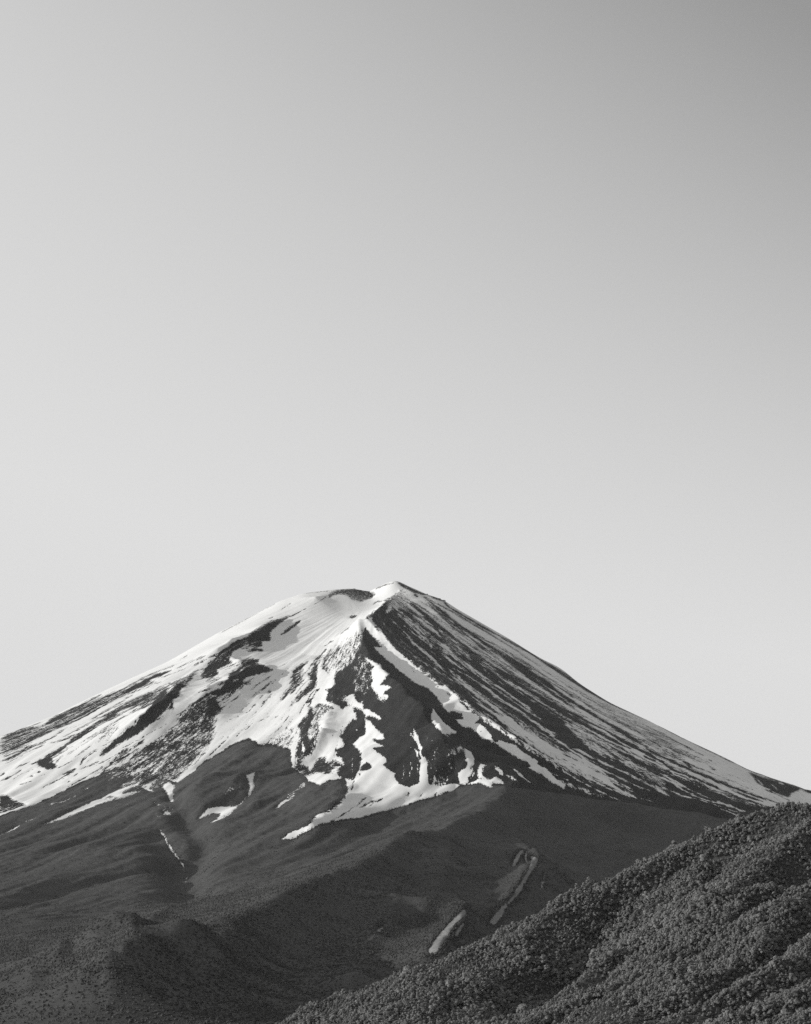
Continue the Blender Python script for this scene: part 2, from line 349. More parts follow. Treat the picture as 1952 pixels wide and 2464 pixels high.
# three gullies
A_(.16, 1, 'b', "1090,290 1300,200 1480,80 1600,40 1708,15 1600,85 1490,190 1510,260 1400,270 1425,315 1340,325 1425,365 1280,380 1180,345 1100,390 1080,460 1120,490 950,560 965,610 880,650 770,640 850,510 950,400"); A_(.5, 4, 'b', "1250,250 1380,240 1400,330 1280,370 1180,350"); A_(.42, 6, 'b', "1000,400 1090,330 1080,450 950,480")
A_(.12, 1, 'b', "1200,525 1230,455 1390,470 1330,500 1400,515 1530,572 1380,605 1250,645 1170,760 1060,812 930,840 880,800 1040,720 940,735 1060,660 1080,600 1180,540"); L_(.6, 14, 'b', "1100,690 1190,650", "1180,580 1290,510", "1000,640 1180,540")
A_(.12, 2, 'b', "720,590 640,650 560,700 450,790 340,880 200,1010 80,1110 290,1110 400,1000 430,960 515,980 490,860 560,850 580,770 690,660"); L_(.8, 14, 'b', "600,720 660,640", "440,960 480,900")
A_(.36, 3, 'b', "880,800 930,850 1000,970 920,1050 860,1110 500,1110 620,970 760,890"); A_(.1, 3, 'b', "900,830 1000,970 930,1040 870,1060 850,930")
L_(.15, 20, 'b', "740,800 840,770 890,760", "640,960 800,850 900,790"); L_(.4, 10, 'b', "560,1060 720,960 860,890", "600,1080 760,990 880,930", "530,1100 640,1010", "780,700 900,650 1000,640", "820,690 960,660", "780,780 900,700 1040,620")
L_(.15, 14, 'b', "1280,1000 1320,945 1362,910", "1390,862 1432,820", "1470,810 1510,780", "1150,1055 1170,1045", "1540,1060 1585,1030"); L_(.4, 8, 'b', "1200,1020 1280,960", "1370,1110 1500,1030")
A_(.1, 1, 'e', "0,545 110,515 200,530 195,580 200,610 90,600 0,640"); L_(.1, 30, 'e', "325,550 430,470 532,400"); L_(.2, 16, 'e', "200,410 330,382 440,350 545,300", "0,540 100,480 200,420"); L_(.1, 26, 'e', "50,650 140,660", "20,700 150,702", "0,806 108,815"); A_(.08, 1, 'e', "0,855 100,838 180,870 252,912 200,930 60,930 0,975")
# crater wall, peak, ledges
A_(.26, 2, 'e', "805,182 815,140 840,105 920,72 1110,66 1190,85 1250,98 1315,130 1240,165 1150,212 1060,185 1010,148 940,130 870,145 825,170"); A_(.5, 4, 'e', "1010,120 1180,110 1300,132 1150,205 1070,175")
L_(.15, 12, 'e', "1280,85 1340,55 1400,32 1500,12"); L_(.2, 16, 'e', "1270,240 1310,205 1365,200"); L_(.45, 10, 'e', "1040,220 1065,280 1080,350"); L_(.1, 20, 'e', "1030,372 1110,350"); L_(.2, 11, 'e', "765,668 830,622 870,605", "740,212 748,208"); L_(.35, 14, 'e', "935,545 990,495 1040,462", "870,740 900,710"); L_(.25, 10, 'e', "1370,200 1440,170 1480,150"); L_(.08, 26, 'e', "1190,392 1250,345 1320,290")
# central buttress
A_(.12, 1, 'g', "245,260 300,200 400,150 480,108 420,160 335,240 300,300 235,388 285,240"); A_(.30, 2, 'g', "330,250 390,200 400,215 370,270 350,350 300,430 200,520 125,572 165,490 240,400 300,300"); A_(.16, 2, 'g', "440,260 520,110 530,180 525,380 440,460 360,520 290,575 205,640 280,560 330,480 410,410 470,330 430,300")
L_(.12, 18, 'g', "405,575 480,510 520,440 558,410"); L_(.3, 12, 'g', "340,400 390,330 400,310", "420,560 460,480 510,420"); A_(.4, 3, 'g', "580,215 605,80 700,20 640,150 665,250 640,290 610,225"); L_(.08, 20, 'g', "590,220 590,160 612,80")
A_(.55, 9, 'g', "600,90 720,-30 860,-130 960,-200 1010,-150 1030,0 1000,110 900,200 720,260 630,190"); A_(.62, 4, 'g', "800,560 900,500 930,560 880,620")
A_(.03, 1, 'g', "605,432 690,398 715,370 700,310 720,245 850,185 920,80 960,20 980,-60 1000,-180 1060,-260 1105,-260 1140,-180 1200,-40 1290,150 1440,270 1708,455 1708,1200 1200,1110 1100,1030 1215,1015 1130,962 1090,950 1100,935 1265,970 1240,920 1150,850 1080,762 1040,740 1040,690 1240,752 1160,690 1050,620 1005,628 990,525 975,580 930,540 910,470 840,480 790,530 850,590 790,640 750,590 610,530 650,450")
A_(.36, 5, 'g', "900,190 1080,160 1100,330 1020,500 940,480 890,380"); A_(.33, 8, 'g', "960,20 1050,110 1110,200 900,230 850,190"); A_(.30, 6, 'g', "960,-180 1000,-180 1010,-60 990,0 960,10"); A_(.25, 4, 'g', "640,480 780,460 820,520 760,560")
A_(.95, 1, 'g', "1000,60 1050,110 1160,170 1180,150 1190,210 1280,265 1230,285 1232,312 1165,375 1300,390 1230,440 1210,470 1340,500 1290,520 1400,582 1290,572 1200,520 1120,450 1085,375 1110,320 1085,270 1110,190 1040,130"); A_(.42, 4, 'g', "1150,480 1330,560 1400,640 1250,600 1130,510"); L_(.45, 10, 'g', "1240,300 1310,330", "1230,350 1320,370", "1130,500 1200,540", "1240,470 1370,500")
A_(.03, 1, 'g', "890,600 1000,640 1030,700 1015,830 1035,897 960,910 890,990 970,1070 940,1110 730,1110 760,1060 705,1052 820,990 780,930 752,907 840,800 890,735 935,737 910,640"); L_(.9, 8, 'g', "910,845 955,845")
A_(.15, 2, 'g', "440,600 470,590 500,700 440,850 440,1000 390,1110 310,1110 345,960 350,850 325,790 400,710 430,680"); A_(.45, 4, 'g', "500,600 540,565 710,620 650,655 580,680 560,800 560,900 500,1000 470,1110 420,1110 460,900 500,750"); A_(.6, 4, 'g', "560,830 640,840 690,910 600,880"); L_(.25, 22, 'g', "530,570 640,600 710,625"); L_(.2, 16, 'g', "490,900 480,1000 470,1100")
A_(.52, 9, 'g', "-140,980 0,915 300,800 340,850 290,1020 130,1010 0,985"); L_(.45, 9, 'g', "0,470 60,410", "85,720 140,685", "0,720 60,690", "60,880 190,810")
L_(.95, 40, 'g', "1508,800 1545,900 1575,1000 1605,1120"); L_(.9, 16, 'g', "1478,868 1545,965", "1530,1020 1562,1115")
A_(.22, 2, 'h', "250,0 340,0 400,0 412,100 320,170 280,240 370,310 420,240 440,190 560,170 520,240 640,210 720,262 690,312 560,312 600,330 660,342 560,352 420,342 350,382 280,345 205,280 220,180 245,60"); L_(.9, 14, 'h', "300,20 290,130", "590,270 680,285")
A_(.08, 1, 'h', "700,0 860,0 800,40 885,130 900,200 870,310 812,412 760,405 690,380 640,345 700,300 725,250 690,180 630,165 690,120 635,112 720,80"); L_(.5, 10, 'h', "800,160 805,280 798,400", "760,190 780,240"); A_(.08, 1, 'h', "888,292 935,240 965,238 1012,290 960,322 890,322"); L_(.15, 16, 'h', "815,420 815,480 785,515"); L_(.3, 14, 'h', "870,350 880,390"); A_(.3, 2, 'h', "850,190 915,235 880,250 840,220")
A_(.02, 0, 'h', "1010,0 1440,0 1480,120 1500,215 1502,430 1515,440 1440,460 1360,492 1280,445 1240,400 1250,345 1160,305 1112,258 1165,222 1130,150 1080,130 1020,88 1170,70 1100,30")
L_(.8, 7, 'h', "1310,190 1335,300 1320,430", "1390,140 1412,280 1380,400"); A_(.08, 1, 'h', "1480,0 1708,0 1708,450 1640,470 1540,540 1490,612 1478,608 1560,480 1582,360 1560,230 1530,160")
L_(.75, 7, 'h', "1540,120 1600,220 1640,320 1652,460", "1610,60 1680,180 1740,300"); A_(.5, 2, 'h', "1330,610 1360,500 1460,470 1440,540"); A_(.5, 4, 'h', "1560,490 1650,470 1560,570"); L_(.2, 14, 'h', "1630,605 1680,530 1740,450")
L_(.15, 13, 'h', "525,872 700,775 870,668"); L_(.25, 18, 'h', "850,690 900,620 950,600", "870,710 940,670 1030,625", "960,700 1020,650 1125,606"); L_(.4, 10, 'h', "720,780 850,730"); L_(.5, 10, 'h', "1180,720 1280,650 1340,600")
A_(.16, 7, 'h', "650,395 690,380 745,400 770,470 755,570 640,690 520,760 430,835 330,885 220,940 90,1022 60,1030 300,880 500,735 610,620 670,520 680,450"); L_(.75, 22, 'h', "320,445 150,600 0,712"); L_(.45, 40, 'h', "330,440 220,545 120,620")  # first outline lowers the share of snow to paint in a shaded band
# the shaded right flank and the dark rock below it
A_(.80, 1, 'f', "951,1390 1085,1440 1300,1570 1560,1725 1800,1845 2100,1935 2100,1990 1900,1950 1780,1935 1640,1880 1500,1800 1420,1745 1330,1700 1240,1655 1160,1610 1090,1555 1020,1500 968,1462 925,1478 940,1450 970,1418")
A_(.02, 0, 'i', "-60,60 150,0 400,0 900,560 1708,1000 1708,1110 1340,1060 1100,1060 960,1030 820,1005 720,1045 640,1070 560,1075 380,1065 150,1090 110,1100 60,900 -80,700 -160,560 -180,300")
A_(.02, 0, 'k', "-10,410 100,510 220,580 330,630 420,670 500,740 560,790 640,840 700,900 790,975 900,1110 200,1110 -10,860")
A_(.03, 0, 'k', "540,590 620,620 720,660 860,760 1000,835 1200,935 1400,1040 1560,1120 1330,1110 1100,965 940,862 760,735 640,650")
A_(.02, 0, 'l', "-60,160 90,0 600,0 780,90 900,240 1100,330 1300,460 1708,640 1708,1110 -60,1110")
A_(.02, 0, 'm', "-10,300 100,350 300,450 500,520 800,640 1100,760 1300,840 1400,850 1400,1110 -10,1110")
L_(1, 44, 'h', "640,775 500,830 330,920 200,975 70,1028")
# dark rock of the right buttress, then its snow

L_(.7, 9, 'h', "1310,190 1335,300 1320,430", "1390,140 1412,280 1380,400")
A_(.93, 1, 'i', "-10,1040 60,1080 100,1088 160,1060 215,1045 216,850 240,760 280,800 300,960 290,1050 380,1062 440,1062 520,1050 600,1050 625,1080 560,1140 -10,1140"); A_(.4, 3, 'i', "300,1000 440,960 510,1010 440,1090 330,1060")
A_(1, 0, 'i', "140,465 190,560 230,680 240,770 280,800 302,960 292,1080 218,1050 214,850 232,800 190,640 112,532 120,520 160,580"); L_(1, 14, 'i', "163,680 185,740 220,825")
L_(.75, 8, 'i', "230,460 350,700 440,900 510,1000 430,1110", "270,720 340,900 372,1060", "390,760 440,900 500,960"); L_(.42, 20, 'i', "380,560 500,720 560,860 610,970"); L_(.4, 12, 'i', "300,480 430,680 520,860", "320,760 400,940 440,1060", "100,620 180,800 190,960"); A_(.22, 5, 'i', "240,480 420,560 560,700 640,860 560,960 420,900 300,720")
A_(.88, 1, 'i', "670,685 740,712 785,790 772,850 740,872 742,930 700,1000 722,1042 620,1062 600,960 640,910 710,880 680,765"); A_(.92, 1, 'i', "840,838 905,858 862,890 860,960 920,1012 990,978 1100,1062 960,1030 820,1002 805,930"); A_(.55, 3, 'i', "560,660 680,660 600,760 540,740"); L_(.5, 20, 'i', "750,880 770,940 730,1010")
L_(.75, 40, 'i', "985,870 1030,910 1070,975"); L_(.55, 30, 'i', "1100,950 1170,1000 1260,1042"); L_(1, 16, 'i', "1168,888 1260,970 1365,1055"); L_(.5, 6, 'i', "1050,860 1130,850", "980,745 1110,825", "920,900 945,980", "640,670 600,680")
A_(1, 0, 'i', "350,275 400,345 420,372 480,440 595,522 540,540 470,545 380,460 328,388"); L_(.9, 9, 'i', "485,545 545,602")
A_(1, 0, 'i', "-40,-160 60,-80 150,0 290,72 370,135 440,235 495,312 540,310 650,322 670,382 570,390 660,460 740,472 800,525 860,592 920,612 870,560 830,510 760,430 800,408 740,382 650,300 560,200 480,150 400,60 400,-20 300,-100 100,-200")
A_(1, 0, 'e', "1160,400 1210,410 1290,470 1400,590 1470,680 1560,770 1620,780 1708,850 1708,1040 1560,930 1470,850 1400,790 1310,710 1280,665 1370,675 1300,600 1210,490"); A_(.1, 1, 'e', "1235,605 1290,620 1340,650 1375,678 1290,668 1255,640"); L_(.3, 10, 'e', "1270,570 1370,640", "1300,460 1380,570")
A_(1, 0, 'e', "1180,395 1250,370 1270,350 1262,400 1310,450 1290,480 1220,415"); A_(1, 0, 'e', "1300,455 1345,480 1400,560 1420,600 1500,690 1600,765 1560,770 1480,690 1400,600 1340,510"); L_(.05, 12, 'e', "1290,480 1310,450")
A_(1, 0, 'i', "398,32 470,50 590,140 612,192 700,290 740,320 845,380 800,408 720,372 650,292 560,200 440,132"); A_(.3, 1, 'i', "465,110 520,120 540,150 490,145"); A_(1, 0, 'i', "745,420 812,430 880,460 940,540 968,600 1050,652 1040,610 1160,650 1280,740 1430,820 1398,850 1512,890 1540,950 1708,1060 1708,1110 1580,1032 1480,962 1305,882 1362,882 1310,830 1180,762 1080,672 940,622 880,572 840,512 780,482")
L_(.9, 30, 'g', "1440,150 1480,180 1510,205", "1510,195 1560,235 1598,262"); L_(.3, 10, 'g', "1480,190 1560,280")
# the shaded right flank

# long thin streaks of rock and snow fanning down the shaded flank
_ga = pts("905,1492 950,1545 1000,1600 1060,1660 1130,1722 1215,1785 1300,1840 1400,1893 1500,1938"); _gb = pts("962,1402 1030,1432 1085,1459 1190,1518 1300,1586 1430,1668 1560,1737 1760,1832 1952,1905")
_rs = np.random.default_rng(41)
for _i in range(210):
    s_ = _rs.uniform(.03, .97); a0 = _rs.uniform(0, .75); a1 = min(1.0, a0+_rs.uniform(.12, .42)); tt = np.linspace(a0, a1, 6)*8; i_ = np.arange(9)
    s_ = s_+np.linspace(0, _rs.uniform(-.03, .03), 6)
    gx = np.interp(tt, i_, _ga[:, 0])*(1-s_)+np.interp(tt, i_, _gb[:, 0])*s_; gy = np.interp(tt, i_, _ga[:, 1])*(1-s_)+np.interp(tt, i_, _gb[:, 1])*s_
    snowy = _rs.random() < (.85 if s_[0] < .5 else .45)
    stroke(snow, 'f', .78 if snowy else .30, _rs.uniform(1.3, 4.2)*(1.0 if snowy else .7), ' '.join('%.1f,%.1f' % c for c in zip(gx, gy)))
L_(.2, 26, 'j', "420,240 600,370 800,530 1100,770 1400,970 1708,1120"); L_(.18, 24, 'j', "600,200 750,320 900,440 1200,660 1500,840 1708,950", "440,230 640,420 820,640 1080,900"); A_(.26, 3, 'j', "70,400 140,330 250,480 330,600 450,730 700,900 1000,1110 780,1110 560,960 420,820 300,680 220,610 150,500")
L_(.25, 40, 'j', "260,290 330,420 392,550"); L_(.15, 36, 'j', "440,580 560,690 620,730 760,860 950,1090"); L_(.2, 28, 'j', "670,680 820,850 1000,960 1280,1120"); L_(.4, 22, 'j', "560,520 700,650 850,800", "300,150 400,300 520,440", "480,400 600,560 700,680"); L_(.2, 46, 'j', "1060,770 1200,950 1350,1100"); L_(.4, 70, 'j', "780,560 900,720 1000,860"); L_(.3, 40, 'j', "900,600 1060,760 1200,870")
A_(.55, 6, 'j', "380,120 460,230 420,330 300,300 200,330 230,230"); L_(.25, 20, 'j', "330,55 420,110 560,165", "500,170 540,200", "300,560 340,640"); L_(.12, 15, 'j', "300,30 580,172 640,165 700,205 800,240 840,290 1000,390 1300,560 1708,770"); L_(.3, 14, 'j', "800,330 1000,560 1200,720", "640,260 860,470 1050,640", "1100,560 1240,650 1340,690", "1000,1000 1200,1110", "860,620 1020,760 1300,950 1500,1080", "620,240 900,480 1250,760 1600,1000")
L_(.6, 10, 'j', "400,720 560,850 800,1000 1000,1110", "340,620 480,740 640,840", "700,880 900,1020 1040,1110", "880,920 1100,1040")
L_(.12, 40, 'k', "0,25 300,215 600,400 900,622 1200,800 1500,985 1708,1095"); L_(.15, 28, 'k', "0,190 250,380 550,560 800,700 1100,845 1400,990", "0,260 200,420 360,560", "150,130 420,330 700,530 950,700"); L_(.15, 24, 'k', "550,175 800,335 1050,500 1300,640 1708,822"); L_(.1, 12, 'k', "200,-20 480,125 620,215 830,330 1050,480 1300,635 1708,815")
L_(.3, 10, 'k', "1000,610 1150,720 1400,850 1708,990", "1150,640 1400,790 1708,930", "1250,680 1500,810", "100,20 350,190 560,330", "700,430 850,530 950,600"); A_(.6, 10, 'k', "1000,560 1300,680 1708,860 1708,960 1300,790"); A_(.55, 10, 'k', "30,60 300,230 420,340 250,280 60,160")
A_(.03, 0, 'k', "478,665 520,655 580,672 680,745 775,835 860,880 955,940 1010,1010 1110,1110 800,1110 730,970 600,800 520,730"); A_(.75, 1, 'k', "900,860 1000,930 1200,1050 1330,1110 1100,1110 1000,1000 940,950")
A_(.45, 4, 'k', "-10,550 130,620 200,650 330,760 560,920 600,960 540,960 400,880 250,720 0,590"); A_(1, 0, 'k', "190,790 280,790 420,920 600,1030 780,1120 620,1120 400,952"); L_(.9, 9, 'k', "140,755 200,800", "640,910 780,980", "700,980 900,1105", "30,610 200,730", "0,730 100,800 170,850", "330,680 540,850")
A_(.1, 1, 'k', "80,350 180,460 300,500 380,590 250,500 140,450")

A_(1, 0, 'l', "90,0 200,0 270,80 400,180 560,270 700,350 900,440 1060,530 1130,592 1250,680 1400,750 1665,832 1450,775 1300,735 1100,622 900,500 700,392 500,290 300,150"); A_(.45, 4, 'l', "1200,640 1400,730 1560,790 1400,760 1240,690")
A_(1, 0, 'l', "0,172 170,230 262,310 402,388 380,410 492,470 562,570 685,682 540,602 440,512 285,460 340,460 280,382 120,312 -20,220"); A_(.72, 3, 'l', "560,570 720,610 900,682 1060,742 1195,777 1000,752 850,702 680,640"); L_(.8, 9, 'l', "530,520 620,545 720,585", "330,345 300,340")
L_(.45, 46, 'l', "180,0 330,70 480,170 620,262"); L_(.9, 18, 'l', "520,118 700,250 900,380 1100,522"); L_(.8, 26, 'l', "690,288 900,410 1110,532"); A_(.62, 2, 'l', "650,-10 770,0 900,82 1060,170 1200,280 1320,370 1450,440 1600,530 1720,600 1708,660 1500,560 1250,402 1000,280 850,190 760,100"); L_(.15, 14, 'l', "900,150 1100,260 1250,380", "1050,300 1250,420 1500,540")
L_(1, 11, 'l', "920,0 1100,90 1300,230 1500,320 1708,445"); L_(.9, 10, 'l', "1145,558 1350,672", "1120,430 1250,485", "480,60 600,150"); L_(.75, 20, 'l', "1230,470 1400,560 1600,660 1720,730"); A_(.04, 0, 'l', "1080,60 1250,150 1400,230 1708,400 1708,430 1500,312 1300,222 1100,84")
A_(.35, 8, 'l', "1250,420 1500,520 1700,620 1700,680 1450,580")

L_(.9, 26, 'm', "300,420 480,510 650,590 800,670 1050,780 1300,850 1400,860"); L_(1, 11, 'm', "0,335 150,400 280,510 420,575 560,610 800,720", "0,475 250,600 440,710 600,780 800,835 1045,915", "0,622 240,680 400,752 600,795 800,860 990,930"); L_(.9, 16, 'm', "150,512 300,590 440,662", "730,800 880,850 1035,920", "740,868 860,910 965,950"); L_(.5, 16, 'm', "420,570 620,640 900,790 1200,880", "560,620 760,700 1000,800 1260,870"); A_(.95, 1, 'm', "90,660 170,680 262,755 200,735")
A_(.5, 5, 'm', "0,590 120,640 260,690 420,760 300,720 120,680"); A_(.04, 1, 'm', "1060,500 1200,555 1450,625 1720,695 1720,730 1600,680 1500,715 1480,760 1300,700 1220,650 1160,625 1120,560"); L_(.7, 12, 'm', "1370,610 1430,632", "1290,620 1380,695", "1140,560 1215,640", "1500,720 1640,790", "1560,700 1708,780"); A_(.08, 0, 'm', "388,368 430,400 495,465 440,445 405,410")
L_(.05, 24, 'm', "0,258 200,355 400,450 800,622 1100,735 1420,838"); L_(.3, 12, 'm', "0,25 350,205 600,335", "655,375 690,390", "660,450 728,492", "1240,680 1500,800"); A_(.5, 6, 'm', "0,40 250,170 400,300 380,390 200,310 0,200"); L_(.1, 8, 'm', "0,-50 400,160 800,355 1100,495 1400,610 1708,690")
# thin threads of rock showing through the snow of the left and the front, along the fall lines
_tg = np.array([[-60, 1775], [-40, 1850], [60, 1935], [180, 1895], [300, 1880], [460, 1850], [600, 1778], [690, 1800], [800, 1880]], float)
for _i in range(190):
    a_ = _rs.uniform(0, len(_tg)-1.01); k_ = int(a_); tp = _tg[k_]+(_tg[k_+1]-_tg[k_])*(a_-k_); s0 = _rs.uniform(.28, .88); s1 = s0+_rs.uniform(.04, .16)
    ss = np.linspace(s0, s1, 4); bx = 885+(tp[0]-885)*ss; by = 1455+(tp[1]-1455)*(ss**(.93 if a_ < 4 else 1.0))+_rs.uniform(-3, 3)
    stroke(snow, 'f', _rs.uniform(.12, .42), _rs.uniform(.8, 2.3), ' '.join('%.1f,%.1f' % c for c in zip(bx, by)))
# snow that runs down into the woods
A_(.96, 1, 'c', "385,742 450,690 520,730 492,800 505,900 492,910 455,870 430,790"); L_(.9, 46, 'c', "520,690 640,610 760,520"); L_(1, 34, 'c', "1000,200 900,345 800,470 700,560 560,670"); L_(.9, 14, 'c', "855,290 750,460 650,545 540,620"); A_(.95, 1, 'c', "168,735 260,700 330,650 350,660 270,712 250,770 335,825 240,780"); A_(.1, 0, 'c', "200,735 225,730 215,750")
A_(.36, 4, 'c', "0,470 300,270 560,100 700,60 850,40 990,30 930,100 920,200 870,330 780,470 620,590 520,680 430,670 300,640 170,640 0,700"); L_(1, 38, 'c', "1010,180 900,345 800,470 690,560 540,690"); L_(.9, 14, 'c', "855,290 750,460 650,545"); L_(.6, 16, 'c', "0,640 180,560 380,470", "0,700 120,690", "260,640 420,470 540,330"); A_(.15, 2, 'c', "180,650 270,630 300,680 200,700")
A_(.9, 2, 'c', "395,960 470,1000 475,1042 395,1025"); L_(.35, 14, 'c', "480,900 560,985 680,1090"); L_(.6, 14, 'c', "300,905 380,940", "440,945 500,985")
A_(.97, 1, 'c', "1250,632 1352,590 1320,680 1332,740 1290,830 1200,920 1100,1000 980,1082 860,1130 960,1055 985,1022 940,1015 850,1040 730,1100 850,970 950,948 1160,942 1262,840 1288,760 1272,672"); A_(.48, 5, 'c', "1030,800 1100,740 1255,700 1180,775 1000,850 870,940 820,960"); A_(.12, 1, 'c', "830,1045 900,1020 970,1020 970,1050 880,1110")
L_(.9, 22, 'c', "1545,962 1620,915 1700,868"); L_(.3, 10, 'c', "1230,470 1330,400", "690,915 760,940")
A_(.97, 1, 'd', "1440,195 1250,245 1100,312 860,422 700,490 560,562 400,640 220,690 350,655 460,620 640,562 900,455 1100,380 1300,330 1490,265 1350,285 1240,300 1330,240"); A_(.15, 2, 'd', "1000,385 1150,325 1240,320 1100,365"); L_(.95, 13, 'd', "-20,730 120,672 215,620"); L_(.4, 12, 'd', "215,620 400,550 590,480", "1260,390 1330,440 1430,480", "1350,540 1440,550")
A_(.06, 2, 'd', "-10,310 80,320 140,370 280,420 180,462 60,490 -10,500"); A_(.4, 3, 'd', "0,440 120,400 200,390 270,415 150,440 0,490"); L_(1, 22, 'd', "-20,528 130,475 290,425"); L_(.6, 13, 'd', "495,422 580,402 680,370 810,318", "840,265 900,245")
A_(.33, 7, 'd', "1490,500 1640,560 1640,600 1700,490 1660,470"); L_(.85, 11, 'd', "1648,670 1672,715 1700,760"); L_(.9, 4.0, 'f', "384,1996 396,2014 402,2030"); L_(.8, 4.2, 'f', "400,2026 414,2048 428,2064 440,2080 443,2092"); L_(.5, 3.2, 'f', "452,2108 448,2120 447,2132")
A_(.35, 6, 'o', "880,980 1000,1000 900,1002"); L_(.3, 30, 'n', "-10,-10 -20,-20"); A_(.9, 1, 'l', "-50,-50 -60,-60 -55,-65")
# woods below the tree line
wood = np.zeros((RH, RW), np.float32)
paint(wood, 'f', 1, 2, "-90,1990 0,1965 75,1941 112,1927 140,1913 178,1894 211,1878 246,1864 281,1846 337,1889 370,1873 400,1878 422,1885 450,1869 478,1847 511,1824 558,1797 581,1786 600,1782 623,1797 651,1796 702,1806 703,1848 735,1870 742,1882 770,1892 790,1882 812,1878 822,1880 822,1900 800,1945 762,1965 735,1990 690,2016 740,1992 800,1979 870,1970 940,1951 1000,1932 1060,1915 1100,1896 1150,1886 1215,1892 1290,1902 1370,1912 1440,1925 1530,1932 1590,1945 1680,1955 1800,1985 1900,1970 2060,1990 2060,2500 -90,2500")
# bare earth: scree on two rib tops and a few scars in the woods; also light painted on two crests
scree_and_crest_light = np.zeros((RH, RW), np.float32)
for s, w, d in (("885,150 850,200 795,300", 26, .9), ("905,175 912,280", 16, .7), ("985,225 950,315 880,430 835,510 745,610", 30, .95), ("745,600 690,690 625,765", 46, .9), ("690,650 640,740 600,772", 22, .8), ("860,430 800,540 780,570", 14, .5)): stroke(scree_and_crest_light, 'n', d, w, s, 1)
paint(scree_and_crest_light, 'n', .8, 3, "950,185 1010,240 965,320 935,310 950,250")
paint(scree_and_crest_light, 'n', .95, 1, "90,1014 170,885 265,775 330,712 405,636 418,690 350,752 300,800 275,850 225,925 175,985")
stroke(scree_and_crest_light, 'n', .8, 26, "408,752 370,800 318,885", 1); stroke(scree_and_crest_light, 'n', .5, 14, "300,800 250,870 210,940", 1)
for s, w, d in (("1070,330 1050,420 1010,520", 30, .35), ("205,380 240,330", 26, .4), ("600,210 690,130", 16, .35)): stroke(scree_and_crest_light, 'n', d, w, s, 2)
for s, w, d in (("1545,670 1585,645", 14, .6), ("1590,775 1600,768", 14, .6), ("1160,650 1080,640", 6, .2)): stroke(scree_and_crest_light, 'o', d, w, s, 1)
for s, w, d in (("720,565 550,610 380,700 250,735 120,775", 7, .3), ("1708,362 1540,420 1300,500", 4, .25)): stroke(scree_and_crest_light, 'o', d, w, s, 1)  # sunlit edges of two wooded crests, painted in as pale ground
snow = .52*snow+.26*blur(snow, 1)+.22*blur(snow, 5)
scree_and_crest_light = np.clip(blur(scree_and_crest_light, 1)*1.25, 0, 1)
def lookup(img, u, v):
    x = np.clip(u-U0-0.5, 0, RW-1.01); y = np.clip(v-V0-0.5, 0, RH-1.01); i = x.astype(int); j = y.astype(int); fx = x-i; fy = y-j
    return (img[j, i]*(1-fx)+img[j, i+1]*fx)*(1-fy)+(img[j+1, i]*(1-fx)+img[j+1, i+1]*fx)*fy
# fray the outlines along the fall line
wu = 2.6*fbm(PHI*160, RR/60, 3, 71)+1.6*fbm(PHI*420, RR/26, 2, 73); wv = 2.6*fbm(PHI*160+40, RR/60, 3, 75)
front = smooth(YS+150, YS-150, Y) if False else 1-smooth(YS+60, YS+260, Y)
inside = smooth(-80, -40, U)*(1-smooth(2000, 2036, U))
wild = smooth(1250, 1900, Z+250*fbm(PHI*8, RR/900, 3, 77))*(0.55+0.4*fbm(PHI*40, RR/500, 3, 79))   # round the back and outside the frame
SN = lookup(snow, U+wu, V+wv)*front*inside + wild*(1-front*inside)
WD = lookup(wood, U+wu, V+wv)*inside*front + (1-smooth(1150, 1450, Z))*(1-inside*front)
SC = lookup(scree_and_crest_light, U+wu*.6, V+wv*.6)*inside
print('masks', round(time.time()-T0, 1))

# ------------------------------------------------------------------ materials
def new_mat(name, rough=0.9, spec=0.15):
    m = bpy.data.materials.new(name); m.use_nodes = True; t = m.node_tree
    b = t.nodes['Principled BSDF']; b.inputs['Roughness'].default_value = rough; b.inputs['Specular IOR Level'].default_value = spec
    return m, t, b
class G:                                     # tiny node helper
    def __init__(s, t): s.t = t
    def n(s, ty, **kw):
        x = s.t.nodes.new(ty)
        for k, v in kw.items(): setattr(x, k, v)
        return x
    def put(s, sock, v):
        if isinstance(v, (int, float)): sock.default_value = v
        elif isinstance(v, tuple): sock.default_value = v
        else: s.t.links.new(v, sock)
    def m(s, op, *a, clamp=False):
        x = s.n('ShaderNodeMath', operation=op, use_clamp=clamp)
        for i, v in enumerate(a): s.put(x.inputs[i], v)
        return x.outputs[0]
    def attr(s, name): return s.n('ShaderNodeAttribute', attribute_name=name)
    def noise(s, vec, scale, detail=4, rough=.55):
        x = s.n('ShaderNodeTexNoise'); s.put(x.inputs['Scale'], scale); s.put(x.inputs['Detail'], detail); s.put(x.inputs['Roughness'], rough)
        if vec is not None: s.t.links.new(vec, x.inputs['Vector'])
        return x.outputs[0]
    def mapr(s, v, a, b, c, d, smooth=True):
        x = s.n('ShaderNodeMapRange', interpolation_type='SMOOTHSTEP' if smooth else 'LINEAR')
        for i, q in enumerate((v, a, b, c, d)): s.put(x.inputs[i], q)
        return x.outputs[0]
    def grey(s, v, tint=(1.0, 1.0, .985)):
        x = s.n('ShaderNodeCombineColor')
        for i in range(3): s.put(x.inputs[i], s.m('MULTIPLY', v, tint[i]))
        return x.outputs[0]
    def mix(s, f, a, b): return s.m('ADD', s.m('MULTIPLY', a, s.m('SUBTRACT', 1.0, f)), s.m('MULTIPLY', b, f))
ROCK, SNOWC, WOODC, SCREE_AND_CREST_LIGHT = 0.022, 0.75, 0.060, 0.23
